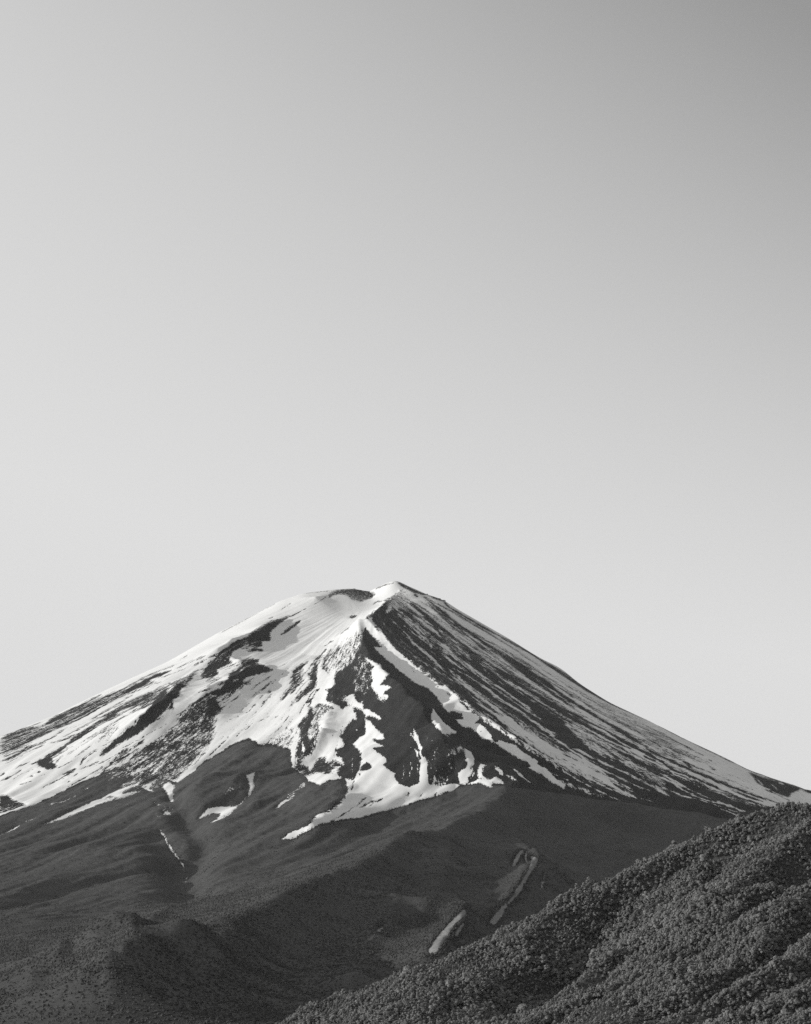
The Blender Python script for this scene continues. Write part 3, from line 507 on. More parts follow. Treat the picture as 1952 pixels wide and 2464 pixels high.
def mountain_mat(name, bump=6.0):
    m, t, b = new_mat(name, 0.85, 0.1); g = G(t)
    flow = g.attr('flow').outputs['Vector']; pos = g.n('ShaderNodeNewGeometry').outputs['Position']
    sn = g.attr('snow').outputs['Fac']; wd = g.attr('wood').outputs['Fac']; sc = g.attr('scree_and_crest_light').outputs['Fac']
    n1 = g.noise(flow, 1.0, 5, .62); n2 = g.noise(pos, 1/14.0, 3, .6); n3 = g.noise(flow, 5.5, 3, .6)
    n = g.m('ADD', g.m('ADD', g.m('MULTIPLY', n1, .42), g.m('MULTIPLY', n2, .23)), g.m('MULTIPLY', n3, .35))
    n = g.m('MULTIPLY', g.m('SUBTRACT', n, .5), 3.6)                # about -0.5..0.5
    amp = g.m('MULTIPLY', g.m('MULTIPLY', sn, g.m('SUBTRACT', 1.0, sn)), 4.0)
    amp = g.m('ADD', g.m('MULTIPLY', g.m('POWER', amp, .7), 1.0), .12)
    cov = g.mapr(g.m('ADD', sn, g.m('MULTIPLY', n, amp)), .38, .62, 0.0, 1.0)
    big = g.noise(pos, 1/420.0, 5, .6)
    rock = g.m('MULTIPLY', ROCK, g.mapr(g.m('ADD', g.m('MULTIPLY', n1, .6), g.m('MULTIPLY', big, .4)), .3, .7, .6, 1.5, False))
    snc = g.m('MULTIPLY', SNOWC, g.mapr(g.m('ADD', g.m('MULTIPLY', n1, .5), g.m('MULTIPLY', big, .5)), .3, .7, .93, 1.03, False))
    wn = g.noise(pos, 1/22.0, 3, .6)
    wod = g.m('MULTIPLY', WOODC, g.mapr(g.m('ADD', g.m('MULTIPLY', wn, .5), g.m('MULTIPLY', big, .5)), .3, .7, .65, 1.35, False))
    scc = g.m('MULTIPLY', SCREE_AND_CREST_LIGHT, g.mapr(n, -.5, .5, .6, 1.2, False))
    wf = g.mapr(g.m('ADD', wd, g.m('MULTIPLY', n, .5)), .4, .6, 0.0, 1.0)
    c = g.mix(wf, rock, wod); sf = g.mapr(g.m('ADD', sc, g.m('MULTIPLY', n, .7)), .4, .6, 0.0, 1.0)
    c = g.mix(sf, c, scc); c = g.mix(cov, c, snc)
    t.links.new(g.grey(c), b.inputs['Base Color'])
    bp = g.n('ShaderNodeBump'); g.put(bp.inputs['Strength'], 1.0); g.put(bp.inputs['Distance'], bump)
    hgt = g.m('MULTIPLY', g.m('ADD', g.m('MULTIPLY', n1, .4), g.m('MULTIPLY', wn, .6)), g.mix(cov, 1.0, .18))
    t.links.new(hgt, bp.inputs['Height']); t.links.new(bp.outputs[0], b.inputs['Normal'])
    return m
M_MTN = mountain_mat('volcano_rock_and_snow'); M_SNOW = mountain_mat('snow', 4.0); M_WOODS = mountain_mat('far_woodland', 5.0)

# ------------------------------------------------------------------ mountain meshes
def grid_mesh(name, fmask, mat, zoff=None, parent=None, pts_=None):
    """A mesh object of the quads of the terrain grid where fmask is set."""
    zz = Z if zoff is None else Z + zoff
    fi, fj = np.nonzero(fmask)
    q = np.stack([fi*NC+fj, fi*NC+fj+1, (fi+1)*NC+fj+1, (fi+1)*NC+fj], 1)
    used, inv = np.unique(q, return_inverse=True); inv = inv.reshape(-1, 4)
    co = np.stack([X.ravel()[used], Y.ravel()[used], zz.ravel()[used]], 1)
    me = bpy.data.meshes.new(name); n = len(used); k = len(q)
    me.vertices.add(n); me.vertices.foreach_set('co', co.astype(np.float32).ravel())
    me.loops.add(4*k); me.loops.foreach_set('vertex_index', inv.astype(np.int32).ravel())
    me.polygons.add(k); me.polygons.foreach_set('loop_start', np.arange(0, 4*k, 4, dtype=np.int32))
    me.polygons.foreach_set('use_smooth', np.ones(k, bool)); me.update(calc_edges=True)
    for an, arr in (('snow', SN), ('wood', WD), ('scree_and_crest_light', SC)):
        a = me.attributes.new(an, 'FLOAT', 'POINT'); a.data.foreach_set('value', arr.ravel()[used].astype(np.float32))
    fl = np.stack([PHI.ravel()[used]*150, (RR.ravel()[used])/190.0, np.zeros(n)], 1)
    a = me.attributes.new('flow', 'FLOAT_VECTOR', 'POINT'); a.data.foreach_set('vector', fl.astype(np.float32).ravel())
    me.materials.append(mat)
    o = bpy.data.objects.new(name, me); COL.objects.link(o)
    if parent is not None: o.parent = parent
    return o
q4 = lambda a: (a[:-1, :-1]+a[1:, :-1]+a[:-1, 1:]+a[1:, 1:])/4
snf, wdf, scf = q4(SN), q4(WD), q4(SC)
woodm = (wdf > .5) & (snf < .42) & (scf < .35) & (q4(Y) < YS+60)
# the bare and snowy cone, with a skirt running under the edge of the woods
def grow(m, k):
    for _ in range(k):
        n = m.copy(); n[1:] |= m[:-1]; n[:-1] |= m[1:]; n[:, 1:] |= m[:, :-1]; n[:, :-1] |= m[:, 1:]; m = n
    return m
mountain = grid_mesh('mountain', grow(~woodm, 2), M_MTN); mountain['kind'] = 'structure'
# woods: the same ground lifted to the height of the canopy, with crowns as relief
edge = np.zeros((NR, NC), bool); ev = ~woodm
edge[:-1, :-1] |= ev; edge[1:, :-1] |= ev; edge[:-1, 1:] |= ev; edge[1:, 1:] |= ev
DY = np.gradient(rows)[:, None]
can = 5.0 + 1.6*vnoise(X/11.0, Y/13.0, 91)*smooth(10, 6, DY) + 2.0*smooth(22, 9, DY)*vnoise(X/24.0, Y/30.0, 93) + 2.0*fbm(X/95, Y/110, 2, 95)
can = np.where(edge, 0.4, np.maximum(can, 1.2)*np.clip(blur((~edge).astype(np.float32), 2)*1.9-.85, .12, 1))
woods = grid_mesh('forest', woodm, M_WOODS, can); woods['kind'] = 'stuff'; woods['label'] = 'dark forest covering the lower slopes of the volcano'; woods['category'] = 'forest'
# ground under the woods, coarse and a little lower
def coarse_ground():
    ri = np.arange(0, NR, 6); ci = np.arange(0, NC, 6); x = X[np.ix_(ri, ci)]; y = Y[np.ix_(ri, ci)]
    zm = Z.copy()
    for s in (1, 2, 3): zm[s:] = np.minimum(zm[s:], Z[:-s]); zm[:-s] = np.minimum(zm[:-s], Z[s:])
    z = zm[np.ix_(ri, ci)]-14
    n, k = x.shape; idx = np.arange(n*k).reshape(n, k); ok = (y[:-1, :-1] < 19300)
    q = np.stack([idx[:-1, :-1], idx[:-1, 1:], idx[1:, 1:], idx[1:, :-1]], -1)[ok]
    me = bpy.data.meshes.new('hills'); me.from_pydata(np.stack([x.ravel(), y.ravel(), z.ravel()], 1).tolist(), [], q.tolist()); me.update()
    me.materials.append(M_EARTH); o = bpy.data.objects.new('hills', me); COL.objects.link(o); o['kind'] = 'structure'
def earth_mat():
    m, t, b = new_mat('earth', .95, .05); g = G(t); pos = g.n('ShaderNodeNewGeometry').outputs['Position']
    t.links.new(g.grey(g.m('MULTIPLY', .05, g.mapr(g.noise(pos, 1/60.0, 5), .3, .7, .6, 1.4, False))), b.inputs['Base Color']); return m
M_EARTH = earth_mat(); coarse_ground()
me = bpy.data.meshes.new('ground'); e = 60000
me.from_pydata([(-8900, -2900, -60), (8900, -2900, -60), (8900, 25900, -60), (-8900, 25900, -60)], [], [(0, 1, 2, 3)]); me.materials.append(M_EARTH)
go = bpy.data.objects.new('ground', me); COL.objects.link(go); go['kind'] = 'structure'

# crags that break the right skyline below the peak
def crag(u, v, D, w, h, seed):
    import bmesh
    b = bmesh.new(); bmesh.ops.create_icosphere(b, subdivisions=3, radius=1)
    for x in b.verts:
        c = x.co; f = 1+.45*float(fbm(np.array([c.x*1.7+seed]), np.array([c.y*1.7+c.z*1.3]), 3, seed)[0])
        x.co = Vector((c.x*w*f, c.y*w*1.3*f, (c.z if c.z > 0 else c.z*.8)*h*f))
    m = bpy.data.meshes.new('rock_outcrop'); b.to_mesh(m); b.free(); m.materials.append(M_CRAG); o = bpy.data.objects.new('rock_outcrop', m); COL.objects.link(o); o.parent = mountain
    a_, b_ = ray(u, v); o.location = (float(a_)*D, D, float(b_)*D)
M_CRAG, _t, _b = new_mat('crag', .9, .1); _g = G(_t)
_t.links.new(_g.grey(_g.m('MULTIPLY', .035, _g.mapr(_g.noise(_g.n('ShaderNodeTexCoord').outputs['Object'], .25, 4), .3, .7, .6, 1.4, False))), _b.inputs['Base Color'])
for i, (u, v, w, h) in enumerate(((1027, 1432, 8, 8), (1032, 1434, 6, 5), (1056, 1442, 15, 5), (1067, 1446, 13, 5), (951, 1401, 8, 6), (945, 1403, 10, 4), (852, 1418, 12, 4))): crag(u, v, 20010, w, h, 11+i)

# snow patches: every field of snow that stands apart is a sheet of its own, thickest in the middle
def components(m):                           # label the connected fields of a mask
    lab = np.where(m, np.arange(1, m.size+1, dtype=np.int64).reshape(m.shape), 0); big = np.int64(m.size+2)
    while True:
        old = lab
        for ax in (0, 1):
            for rev in (False, True):
                l = np.flip(lab, ax) if rev else lab; mm = np.flip(m, ax) if rev else m
                seg = np.cumsum(~mm, axis=ax)*big
                l = np.where(mm, np.maximum.accumulate(l+seg, axis=ax)-seg, 0)
                lab = np.flip(l, ax) if rev else l
        if (lab == old).all(): return lab
snm = (snf > .62) & (q4(Y) < YS+250) & (q4(U) > -60) & (q4(U) < 2010)
lab = components(snm); ids, cnt = np.unique(lab[lab > 0], return_counts=True)
thick = np.minimum(blur(np.pad(smooth(.6, .95, SN), 0).astype(np.float32), 1), 1)*2.4+0.35
order = np.argsort(-cnt); made = 0
for r in order:
    if cnt[r] < 90 or made >= 120: break
    grid_mesh('snow_patch', lab == ids[r], M_SNOW, thick, parent=mountain); made += 1
print('snow patches', made, round(time.time()-T0, 1))

# ------------------------------------------------------------------ the wooded hill in front: one crest and its spurs, 4.4 to 5.8 km away
def hd(v): return 4650+(2464-v)*2.2
CREST = [  # traced from the top down: points (u, v), slope to the left, slope to the right
 ("2670,1710 2150,1880 1952,1940 1889,1948 1812,1972 1742,1998 1654,2032 1560,2078 1478,2120 1419,2154 1349,2186 1300,2208 1243,2258 1160,2324 1055,2404 960,2474 880,2544", 0.25, 1),
 ("1300,2206 1214,2262 1120,2296 1026,2330 950,2358 878,2394 779,2437 697,2480 600,2540", 0.45, 0.3),
 ("1225,2245 1150,2320 1060,2375 960,2440", 0.36, 0.6),
 ("2670,1660 2150,1830 2050,1880 1952,1945 1880,2010 1800,2060 1719,2102 1642,2150 1537,2220 1466,2272 1361,2343 1280,2392 1173,2466 1080,2540", 0.7, 0.9),
 ("1700,2070 1660,2110 1600,2155 1555,2190", 0.4, 0.7),
 ("2620,1730 2100,1900 1952,1985 1866,2056 1783,2120 1707,2190 1619,2258 1537,2325 1455,2378 1361,2424 1279,2474 1200,2530", 0.34, 0.95),
 ("1480,2330 1400,2362 1330,2410 1250,2460", 0.34, 0.95),
 ("1860,2120 1800,2150 1750,2200", 0.34, 0.95),
 ("2620,1890 2100,2060 1952,2140 1866,2200 1818,2262 1760,2292 1678,2368 1584,2404 1478,2458 1400,2510", 0.34, 0.95),
 ("1700,2290 1620,2330 1560,2380", 0.34, 0.95),
 ("2620,2020 2100,2190 1952,2280 1889,2318 1783,2376 1666,2428 1596,2474 1500,2530", 0.34, 0.95),
 ("2620,2130 2100,2300 1952,2386 1866,2422 1748,2470 1650,2530", 0.34, 0.95),
 ("2570,2230 2050,2400 1952,2450 1880,2490", 0.34, 0.95),
]
BEND = 0.55                                  # how soon the gentle side of a spur rolls over into its hollow
def hill_line(s):
    p = pts(s); t = np.linspace(0, len(p)-1, (len(p)-1)*2+1); i = np.arange(len(p))
    u = np.interp(t, i, p[:, 0]); v = np.interp(t, i, p[:, 1]); D = hd(v)+(1300-u)*0.65
    a, b = ray(u, v); return np.stack([a*D, D], 1), b*D-6.0
LINES = [(hill_line(s), sl, sr) for s, sl, sr in CREST]
HOLLOWS = [("1700,2065 1620,2120 1500,2185 1400,2262 1290,2345 1190,2412 1080,2480", 48, 62), ("1905,1965 1850,2010 1790,2050", 20, 35), ("1640,2215 1560,2275 1470,2330 1380,2390", 22, 40), ("1800,2235 1720,2290 1640,2340", 18, 40), ("1900,2250 1800,2310 1700,2380 1600,2435", 18, 40)]
HOL = [(hill_line(s)[0], d, w) for s, d, w in HOLLOWS]
def hill_h(x, y):
    sh = x.shape; x = x.ravel(); y = y.ravel()
    wx = x+28*fbm(x/210, y/210, 4, 211); wy = y+28*fbm(x/210+7, y/210, 4, 213)
    h = np.full(x.shape, -400.0); k = 5.0
    for n, ((p, z), sl, sr) in enumerate(LINES):
        q = np.full(x.shape, -400.0)
        for i in range(len(p)-1):
            e = p[i+1]-p[i]; L = math.hypot(*e); e = e/L
            tx = (wx-p[i, 0])*e[0]+(wy-p[i, 1])*e[1]; c = (wx-p[i, 0])*e[1]-(wy-p[i, 1])*e[0]
            tc = np.clip(tx, 0, L); D = np.hypot(c, tx-tc)+1e-6; sg = 0.5-0.5*c/D; sg = sg*sg*(3-2*sg)
            q = np.maximum(q, z[i]+(z[i+1]-z[i])*tc/L-(sl*(1-sg)+sr*sg)*(np.sqrt(D*D+64)-8)-(1-sg)*BEND*np.maximum(0, D-70)**1.25*.25)
        h = np.maximum(h, q)+k*np.exp(-np.abs(h-q)/k)*0.5
    h = h+4*fbm(x/80, y/80, 4, 221)+7*(fbm((x*.86-y*.51)/38, (x*.51+y*.86)/190, 3, 223))
    for p, dp, w in HOL:                                 # ravines between the spurs, deepest in the middle of their run
        dd, vv, mm = polydist(wx, wy, p, dp*np.sin(np.linspace(.12, math.pi-.12, len(p))), 3*w); h[mm] -= (vv[mm]*np.exp(-(dd[mm]/w)**2))
    back = smooth(5700, 7300, y-0.2*x)*500               # the far side falls away
    return np.maximum(h-back, -70).reshape(sh)
ha = np.linspace(-0.085, 0.25, 510); hy = np.concatenate([np.arange(3200, 6300, 7.5), np.arange(6300, 7700, 40.0)])
HA, HY = np.meshgrid(ha, hy); HX = HA*HY; HZ = hill_h(HX, HY); hn, hk = HX.shape
idx = np.arange(hn*hk).reshape(hn, hk)
hq = np.stack([idx[:-1, :-1], idx[:-1, 1:], idx[1:, 1:], idx[1:, :-1]], -1).reshape(-1, 4)
me = bpy.data.meshes.new('hill'); me.vertices.add(hn*hk); me.vertices.foreach_set('co', np.stack([HX, HY, HZ], -1).astype(np.float32).ravel())
me.loops.add(hq.size); me.loops.foreach_set('vertex_index', hq.astype(np.int32).ravel()); me.polygons.add(len(hq))
me.polygons.foreach_set('loop_start', np.arange(0, hq.size, 4, dtype=np.int32)); me.polygons.foreach_set('use_smooth', np.ones(len(hq), bool)); me.update(calc_edges=True)
me.materials.append(M_EARTH); hill = bpy.data.objects.new('hill', me); COL.objects.link(hill); hill['kind'] = 'structure'

# ------------------------------------------------------------------ trees
def leaf_mat():
    m, t, b = new_mat('leaves', .8, .12); g = G(t)
    r = g.n('ShaderNodeObjectInfo').outputs['Random']; pos = g.n('ShaderNodeNewGeometry').outputs['Position']
    c = g.m('MULTIPLY', LEAF, g.mapr(r, 0, 1, .70, 1.5, False)); c = g.m('MULTIPLY', c, g.mapr(g.noise(pos, .6, 2), .3, .7, .75, 1.25, False))
    t.links.new(g.grey(c), b.inputs['Base Color']); return m
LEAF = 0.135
M_LEAF = leaf_mat()
M_BARK, _t, _b = new_mat('bark', .95, .05); _g = G(_t)
_t.links.new(_g.grey(_g.m('MULTIPLY', .09, _g.mapr(_g.noise(_g.n('ShaderNodeTexCoord').outputs['Object'], 3.0, 4), .3, .7, .5, 1.5, False))), _b.inputs['Base Color'])
def ico(sub):
    import bmesh
    b = bmesh.new(); bmesh.ops.create_icosphere(b, subdivisions=sub, radius=1); b.verts.ensure_lookup_table()
    v = np.array([x.co[:] for x in b.verts]); f = np.array([[x.index for x in q.verts] for q in b.faces]); b.free(); return v, f
IV, IF = ico(1)
def crown_mesh(seed, wide, tall, lobes, leaves):
    r = np.random.default_rng(seed); V_ = []; F_ = []; n = 0; cs = []
    for i in range(lobes):
        a = r.uniform(0, 2*math.pi); t = r.uniform(0, 1)**.7; el = r.uniform(-.25, 1.0)
        rad = wide*math.cos(max(0, el)*1.25)*t*.8
        c = np.array([rad*math.cos(a), rad*math.sin(a), 6.0+tall*(.15+.75*max(el, -.1))]); s = r.uniform(.26, .46)*wide
        d = IV*(1+.28*fbm(IV[:, 0]*2.2+seed*3+i*7, IV[:, 1]*2.2+IV[:, 2]*1.9, 2, seed)[:, None]); d = d*np.array([s, s, s*.78])
        V_.append(d+c); F_.append(IF+n); n += len(IV); cs.append((c, s))
    lv = []; lf = []
    for i in range(leaves):                   # loose sprays of leaves standing out of the lobes
        c, s = cs[r.integers(len(cs))]; d = r.normal(size=3); d[2] = abs(d[2])*.9-.15; d /= np.linalg.norm(d)
        p = c+d*s*np.array([1, 1, .8])*r.uniform(.9, 1.22); u = r.normal(size=3); u -= d*(u@d)*.6; u /= np.linalg.norm(u); w = np.cross(u, d)+r.normal(size=3)*.4
        w /= np.linalg.norm(w); k = r.uniform(.35, .8)
        lv += [p-u*k, p+w*k*.6, p+u*k, p-w*k*.6]; lf.append([n+4*i, n+4*i+1, n+4*i+2, n+4*i+3])
    vs = np.concatenate(V_+[np.array(lv)]); fs = [list(map(int, q)) for q in np.concatenate(F_)]+lf
    m = bpy.data.meshes.new('crown'); m.from_pydata(vs.tolist(), [], fs); m.update(); m.materials.append(M_LEAF); return m
def trunk_mesh(seed):
    r = np.random.default_rng(seed); vs = []; fs = []
    def tube(p0, p1, r0, r1, k=6):
        n = len(vs); d = np.array(p1)-np.array(p0); d = d/np.linalg.norm(d); u = np.cross(d, [0.3, 1, .2]); u /= np.linalg.norm(u); w = np.cross(d, u)
        for p, q in ((p0, r0), (p1, r1)):
            for j in range(k): a = 2*math.pi*j/k; vs.append(list(np.array(p)+(u*math.cos(a)+w*math.sin(a))*q))
        for j in range(k): fs.append([n+j, n+(j+1) % k, n+k+(j+1) % k, n+k+j])
    b = [r.uniform(-.4, .4), r.uniform(-.4, .4), 4.2]; tube((0, 0, -1.5), b, .48, .34)
    for j in range(4):
        a = j*1.57+r.uniform(-.4, .4); tube(b, (b[0]+2.6*math.cos(a), b[1]+2.6*math.sin(a), 7.5+r.uniform(0, 1.5)), .24, .08, 5)
    m = bpy.data.meshes.new('trunk'); m.from_pydata(vs, [], fs); m.update(); m.materials.append(M_BARK); return m
CROWNS = [crown_mesh(300+i, w, t, l, 260) for i, (w, t, l) in enumerate(((5.2, 6.0, 17), (4.6, 7.5, 16), (6.2, 6.0, 20), (4.2, 5.2, 13), (5.6, 7.0, 18), (3.8, 8.0, 14)))]
TRUNKS = [trunk_mesh(400+i) for i in range(3)]
# where trees stand: scattered over the hill, thinner in no place; spacing about one crown
STEP = 5.4
gx_, gy_ = np.meshgrid(np.arange(-420, 1400, STEP), np.arange(3500, 6500, STEP))
tx = gx_.ravel()+rng.uniform(-.48, .48, gx_.size)*STEP; ty = gy_.ravel()+rng.uniform(-.48, .48, gx_.size)*STEP
ok = (np.abs(tx/ty-0.07) < 0.145)
tx, ty = tx[ok], ty[ok]; tz = hill_h(tx, ty)
tu, tv = to_px(tx, ty, tz+4)
# keep those above the valley floor and those one could see (or that stand just behind the crests)
HEL = np.maximum.accumulate((HZ+4)/HY, axis=0)                 # horizon of the hill itself along each line of sight
ii = np.clip(np.searchsorted(hy, ty)-1, 0, hn-1); jj = np.clip(((tx/ty-ha[0])/(ha[1]-ha[0])).astype(int), 0, hk-2)
hid = (tz+8)/ty < np.minimum(HEL[np.maximum(ii-3, 0), jj], HEL[np.maximum(ii-3, 0), jj+1])-0.0035
keep = (tz > -40) & ~hid & (tv < 2700) & (tu > 520) & (tu < 2700)
tx, ty, tz, tu, tv = tx[keep], ty[keep], tz[keep], tu[keep], tv[keep]
vis = ((tz+7)/ty > np.minimum(HEL[np.maximum(ii[keep]-3, 0), jj[keep]], HEL[np.maximum(ii[keep]-3, 0), jj[keep]+1])) & (tu > 5) & (tu < 1947) & (tv < 2455)
size = rng.uniform(.40, .86, len(tx))*np.clip(1+0.75*fbm(tx/55, ty/55, 3, 231), .55, 1.7); kind = rng.integers(0, len(CROWNS), len(tx)); spin = rng.uniform(0, 6.283, len(tx))
big = rng.random(len(tx)) < .05; size = np.where(big, size*1.4, size)
print('trees', len(tx), 'in view', int(vis.sum()), round(time.time()-T0, 1))
# the 300 that show largest are trees of their own
STANDOUT = [((1693, 2078), 1.5, 2, 'tallest broad pale tree standing at the head of the dark ravine'),
            ((1655, 2112), 1.3, 4, 'broad pale tree on the ravine edge below the tallest one'),
            ((1590, 2142), 1.2, 0, 'rounded tree leaning over the middle of the dark ravine'),
            ((1548, 2168), 1.2, 1, 'spreading tree on the low side of the dark ravine'),
            ((1848, 2150), 1.3, 5, 'tall domed tree rising above the canopy of the right slope'),
            ((1330, 2205), 1.2, 2, 'wide tree at the bend where the crest turns down into a spur')]
near = size/ty; near[~vis] = 0
pick = []
for (u, v), s, k, lab in STANDOUT:
    i = int(np.argmin(np.where(vis, (tu-u)**2+(tv-v)**2, 1e12))); size[i] = s; kind[i] = k; pick.append(i); near[i] = 0
main = np.argsort(-near)[:300-len(pick)]
GROUP = 'broadleaf trees of the wooded hill'
protos = {}
def place(i, lab, group):
    k = int(kind[i])
    if k not in protos:
        r = bpy.data.objects.new('broadleaf_tree', None); r.empty_display_size = 2; COL.objects.link(r)
        c = bpy.data.objects.new('crown', CROWNS[k]); COL.objects.link(c); c.parent = r
        t = bpy.data.objects.new('trunk', TRUNKS[k % 3]); COL.objects.link(t); t.parent = r; protos[k] = (r, c, t)
    else:
        r0, c0, t0 = protos[k]; r = r0.copy(); COL.objects.link(r)
        for ch in (c0, t0): d = ch.copy(); COL.objects.link(d); d.parent = r
    r.location = (tx[i], ty[i], tz[i]-.3); r.rotation_euler = (0, 0, spin[i]); s = float(size[i]); r.scale = (s, s, s*float(rng.uniform(.9, 1.15)))
    r['label'] = lab; r['category'] = 'tree'; r['group'] = group
for (_, _, _, lab), i in zip(STANDOUT, pick): place(i, lab, GROUP)
for i in main: place(int(i), 'leafy broadleaf tree among the closest rows of trees low on the wooded hill', GROUP)
# all the other trees of the hill: one mass, each point a tree
rest = np.ones(len(tx), bool); rest[pick] = False; rest[main] = False
me = bpy.data.meshes.new('woodland'); k = int(rest.sum()); me.vertices.add(k)
me.vertices.foreach_set('co', np.stack([tx[rest], ty[rest], tz[rest]-.3], 1).astype(np.float32).ravel())
for an, ty_, arr in (('size', 'FLOAT', size[rest]), ('spin', 'FLOAT', spin[rest]), ('sort', 'INT', kind[rest])):
    a = me.attributes.new(an, ty_, 'POINT'); a.data.foreach_set('value', arr.astype(np.int32 if ty_ == 'INT' else np.float32))
wo = bpy.data.objects.new('woodland', me); COL.objects.link(wo); wo['kind'] = 'stuff'; wo['label'] = 'dense broadleaf woodland covering the spurs of the near hill'; wo['category'] = 'woodland'
ng = bpy.data.node_groups.new('scatter_trees', 'GeometryNodeTree')
ng.interface.new_socket('Geometry', in_out='INPUT', socket_type='NodeSocketGeometry'); ng.interface.new_socket('Geometry', in_out='OUTPUT', socket_type='NodeSocketGeometry')
gi = ng.nodes.new('NodeGroupInput'); go_ = ng.nodes.new('NodeGroupOutput'); ip = ng.nodes.new('GeometryNodeInstanceOnPoints'); g2i = ng.nodes.new('GeometryNodeGeometryToInstance')
for k in reversed(range(len(CROWNS))):
    if k not in protos: place(int(main[0]), 'leafy broadleaf tree among the closest rows of trees low on the wooded hill', GROUP)
    oi = ng.nodes.new('GeometryNodeObjectInfo'); oi.transform_space = 'ORIGINAL'; oi.inputs['Object'].default_value = protos[k][1]; ng.links.new(oi.outputs['Geometry'], g2i.inputs[0])
def named(n, ty_):
    x = ng.nodes.new('GeometryNodeInputNamedAttribute'); x.data_type = ty_; x.inputs['Name'].default_value = n; return x.outputs['Attribute']
cx = ng.nodes.new('ShaderNodeCombineXYZ'); ng.links.new(named('spin', 'FLOAT'), cx.inputs[2])
ng.links.new(gi.outputs[0], ip.inputs['Points']); ng.links.new(g2i.outputs[0], ip.inputs['Instance']); ip.inputs['Pick Instance'].default_value = True
ng.links.new(named('sort', 'INT'), ip.inputs['Instance Index']); ng.links.new(cx.outputs[0], ip.inputs['Rotation']); ng.links.new(named('size', 'FLOAT'), ip.inputs['Scale'])
ng.links.new(ip.outputs[0], go_.inputs[0])
md = wo.modifiers.new('trees', 'NODES'); md.node_group = ng
print('done', round(time.time()-T0, 1))

# ------------------------------------------------------------------ the trees of the nearer foothills, too small to tell apart
def far_crown(seed):
    r = np.random.default_rng(seed); v1, f1 = ico(1); V_ = []; F_ = []; n = 0
    for i in range(4):
        a = r.uniform(0, 6.283); c = np.array([2.2*math.cos(a), 2.2*math.sin(a), 3.5+r.uniform(0, 4)]); s = r.uniform(2.0, 3.2)
        V_.append(v1*(1+.25*r.normal(size=(len(v1), 1)))*s*np.array([1, 1, .9])+c); F_.append(f1+n); n += len(v1)
    m = bpy.data.meshes.new('far_crown'); m.from_pydata(np.concatenate(V_).tolist(), [], [list(map(int, q)) for q in np.concatenate(F_)]); m.update(); m.materials.append(M_FAR); return m
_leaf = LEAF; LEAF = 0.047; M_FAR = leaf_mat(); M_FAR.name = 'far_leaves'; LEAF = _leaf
FC = [far_crown(70+i) for i in range(4)]
dens = 7.6; K = 1
fx, fy = np.meshgrid(np.arange(-1900, 1300, dens), np.arange(4600, 13600, dens)); fx = fx.ravel()+rng.uniform(-.5, .5, fx.size)*dens; fy = fy.ravel()+rng.uniform(-.5, .5, fy.size)*dens
ci = np.searchsorted(ang, fx/fy)-1; ri = np.searchsorted(rows, fy)-1; okf = (np.abs(fx/fy) < .135) & (ci > 0) & (ci < NC-2)
fx, fy, ci, ri = fx[okf], fy[okf], ci[okf], ri[okf]
ta = (fx/fy-ang[ci])/(ang[ci+1]-ang[ci]); tr = (fy-rows[ri])/(rows[ri+1]-rows[ri])
def smp(a): return (a[ri, ci]*(1-ta)+a[ri, ci+1]*ta)*(1-tr)+(a[ri+1, ci]*(1-ta)+a[ri+1, ci+1]*ta)*tr
fz = smp(Z); fw = smp(WD); fs = smp(SN)+smp(SC)
EH = np.maximum.accumulate((Z+4)/Y, axis=0); seen = (fz+10)/fy > EH[np.maximum(ri-3, 0), ci]-.0004
pu, pv = to_px(fx, fy, fz+5)
hh = np.interp(pu, [600, 697, 878, 1120, 1349, 1560, 1742, 1952], [2520, 2464, 2371, 2255, 2143, 2055, 1982, 1926])
kf = (fw > .5) & (fs < .3) & seen & (pv < hh+40) & (pv < 2520)
fx, fy, fz = fx[kf], fy[kf], fz[kf]; k = len(fx); print('far trees', k)
me = bpy.data.meshes.new('forest_trees'); me.vertices.add(k); me.vertices.foreach_set('co', np.stack([fx, fy, fz-1.2-2.6*smooth(9000, 13400, fy)], 1).astype(np.float32).ravel())
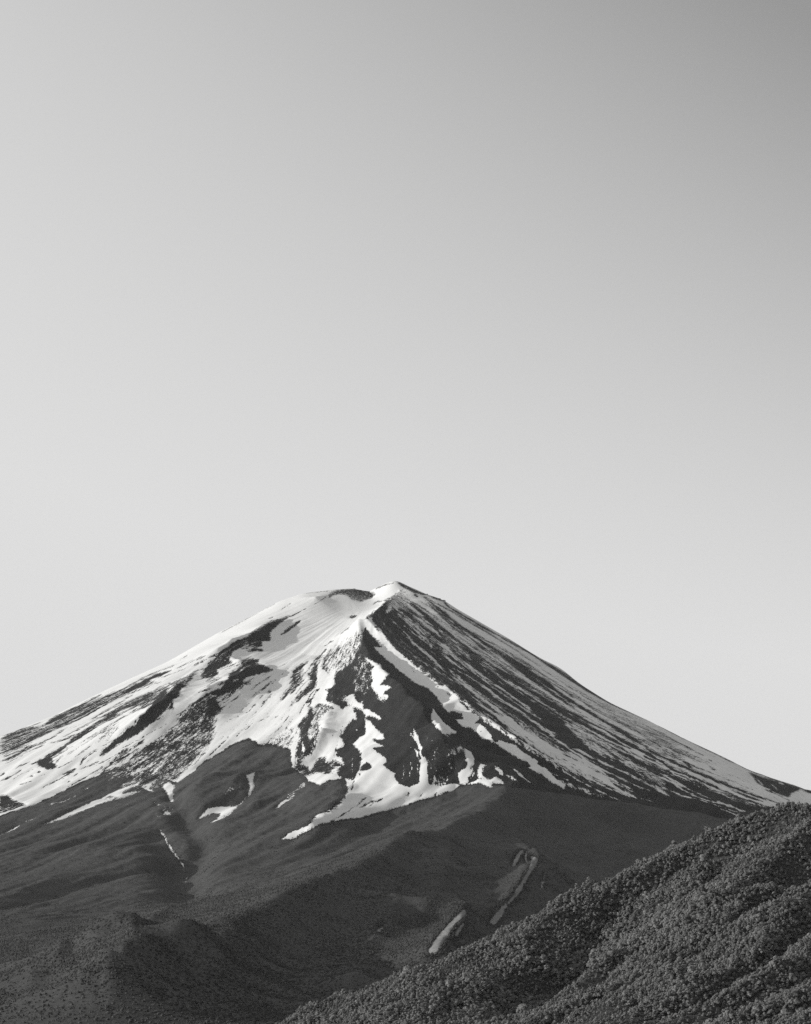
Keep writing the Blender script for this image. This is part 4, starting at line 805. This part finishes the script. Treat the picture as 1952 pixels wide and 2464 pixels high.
for an, ty_, arr in (('size', 'FLOAT', rng.uniform(.5, .95, k)), ('spin', 'FLOAT', rng.uniform(0, 6.28, k)), ('sort', 'INT', rng.integers(0, 4, k))):
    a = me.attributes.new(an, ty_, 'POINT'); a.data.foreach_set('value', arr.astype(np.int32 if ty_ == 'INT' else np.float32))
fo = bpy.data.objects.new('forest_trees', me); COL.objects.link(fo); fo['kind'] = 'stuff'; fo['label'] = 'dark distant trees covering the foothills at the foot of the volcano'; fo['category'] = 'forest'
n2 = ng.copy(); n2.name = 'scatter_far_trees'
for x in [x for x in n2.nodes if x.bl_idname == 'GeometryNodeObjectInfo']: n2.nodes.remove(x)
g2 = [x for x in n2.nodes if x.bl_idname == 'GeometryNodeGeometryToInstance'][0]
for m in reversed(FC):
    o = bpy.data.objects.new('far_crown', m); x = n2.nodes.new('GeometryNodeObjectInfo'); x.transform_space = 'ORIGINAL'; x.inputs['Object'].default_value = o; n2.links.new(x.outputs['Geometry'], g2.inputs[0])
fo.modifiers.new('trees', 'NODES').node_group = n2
print('done', round(time.time()-T0, 1))

# ------------------------------------------------------------------ thin even air over the whole valley
hx0, hx1, hy0, hy1, hz0, hz1 = -9000, 9000, -3000, 26000, -61.5, 3100
v = [(x, y, z) for z in (hz0, hz1) for y in (hy0, hy1) for x in (hx0, hx1)]
m = bpy.data.meshes.new('haze'); m.from_pydata(v, [], [(0, 2, 3, 1), (4, 5, 7, 6), (0, 1, 5, 4), (2, 6, 7, 3), (0, 4, 6, 2), (1, 3, 7, 5)])
mt = bpy.data.materials.new('haze'); mt.use_nodes = True; mt.node_tree.nodes.clear()
o_ = mt.node_tree.nodes.new('ShaderNodeOutputMaterial'); p_ = mt.node_tree.nodes.new('ShaderNodeVolumePrincipled')
p_.inputs['Color'].default_value = (.9, .9, .895, 1); p_.inputs['Density'].default_value = 2.2e-6; mt.node_tree.links.new(p_.outputs[0], o_.inputs['Volume'])
m.materials.append(mt); hz_ = bpy.data.objects.new('haze', m); COL.objects.link(hz_); hz_['kind'] = 'stuff'
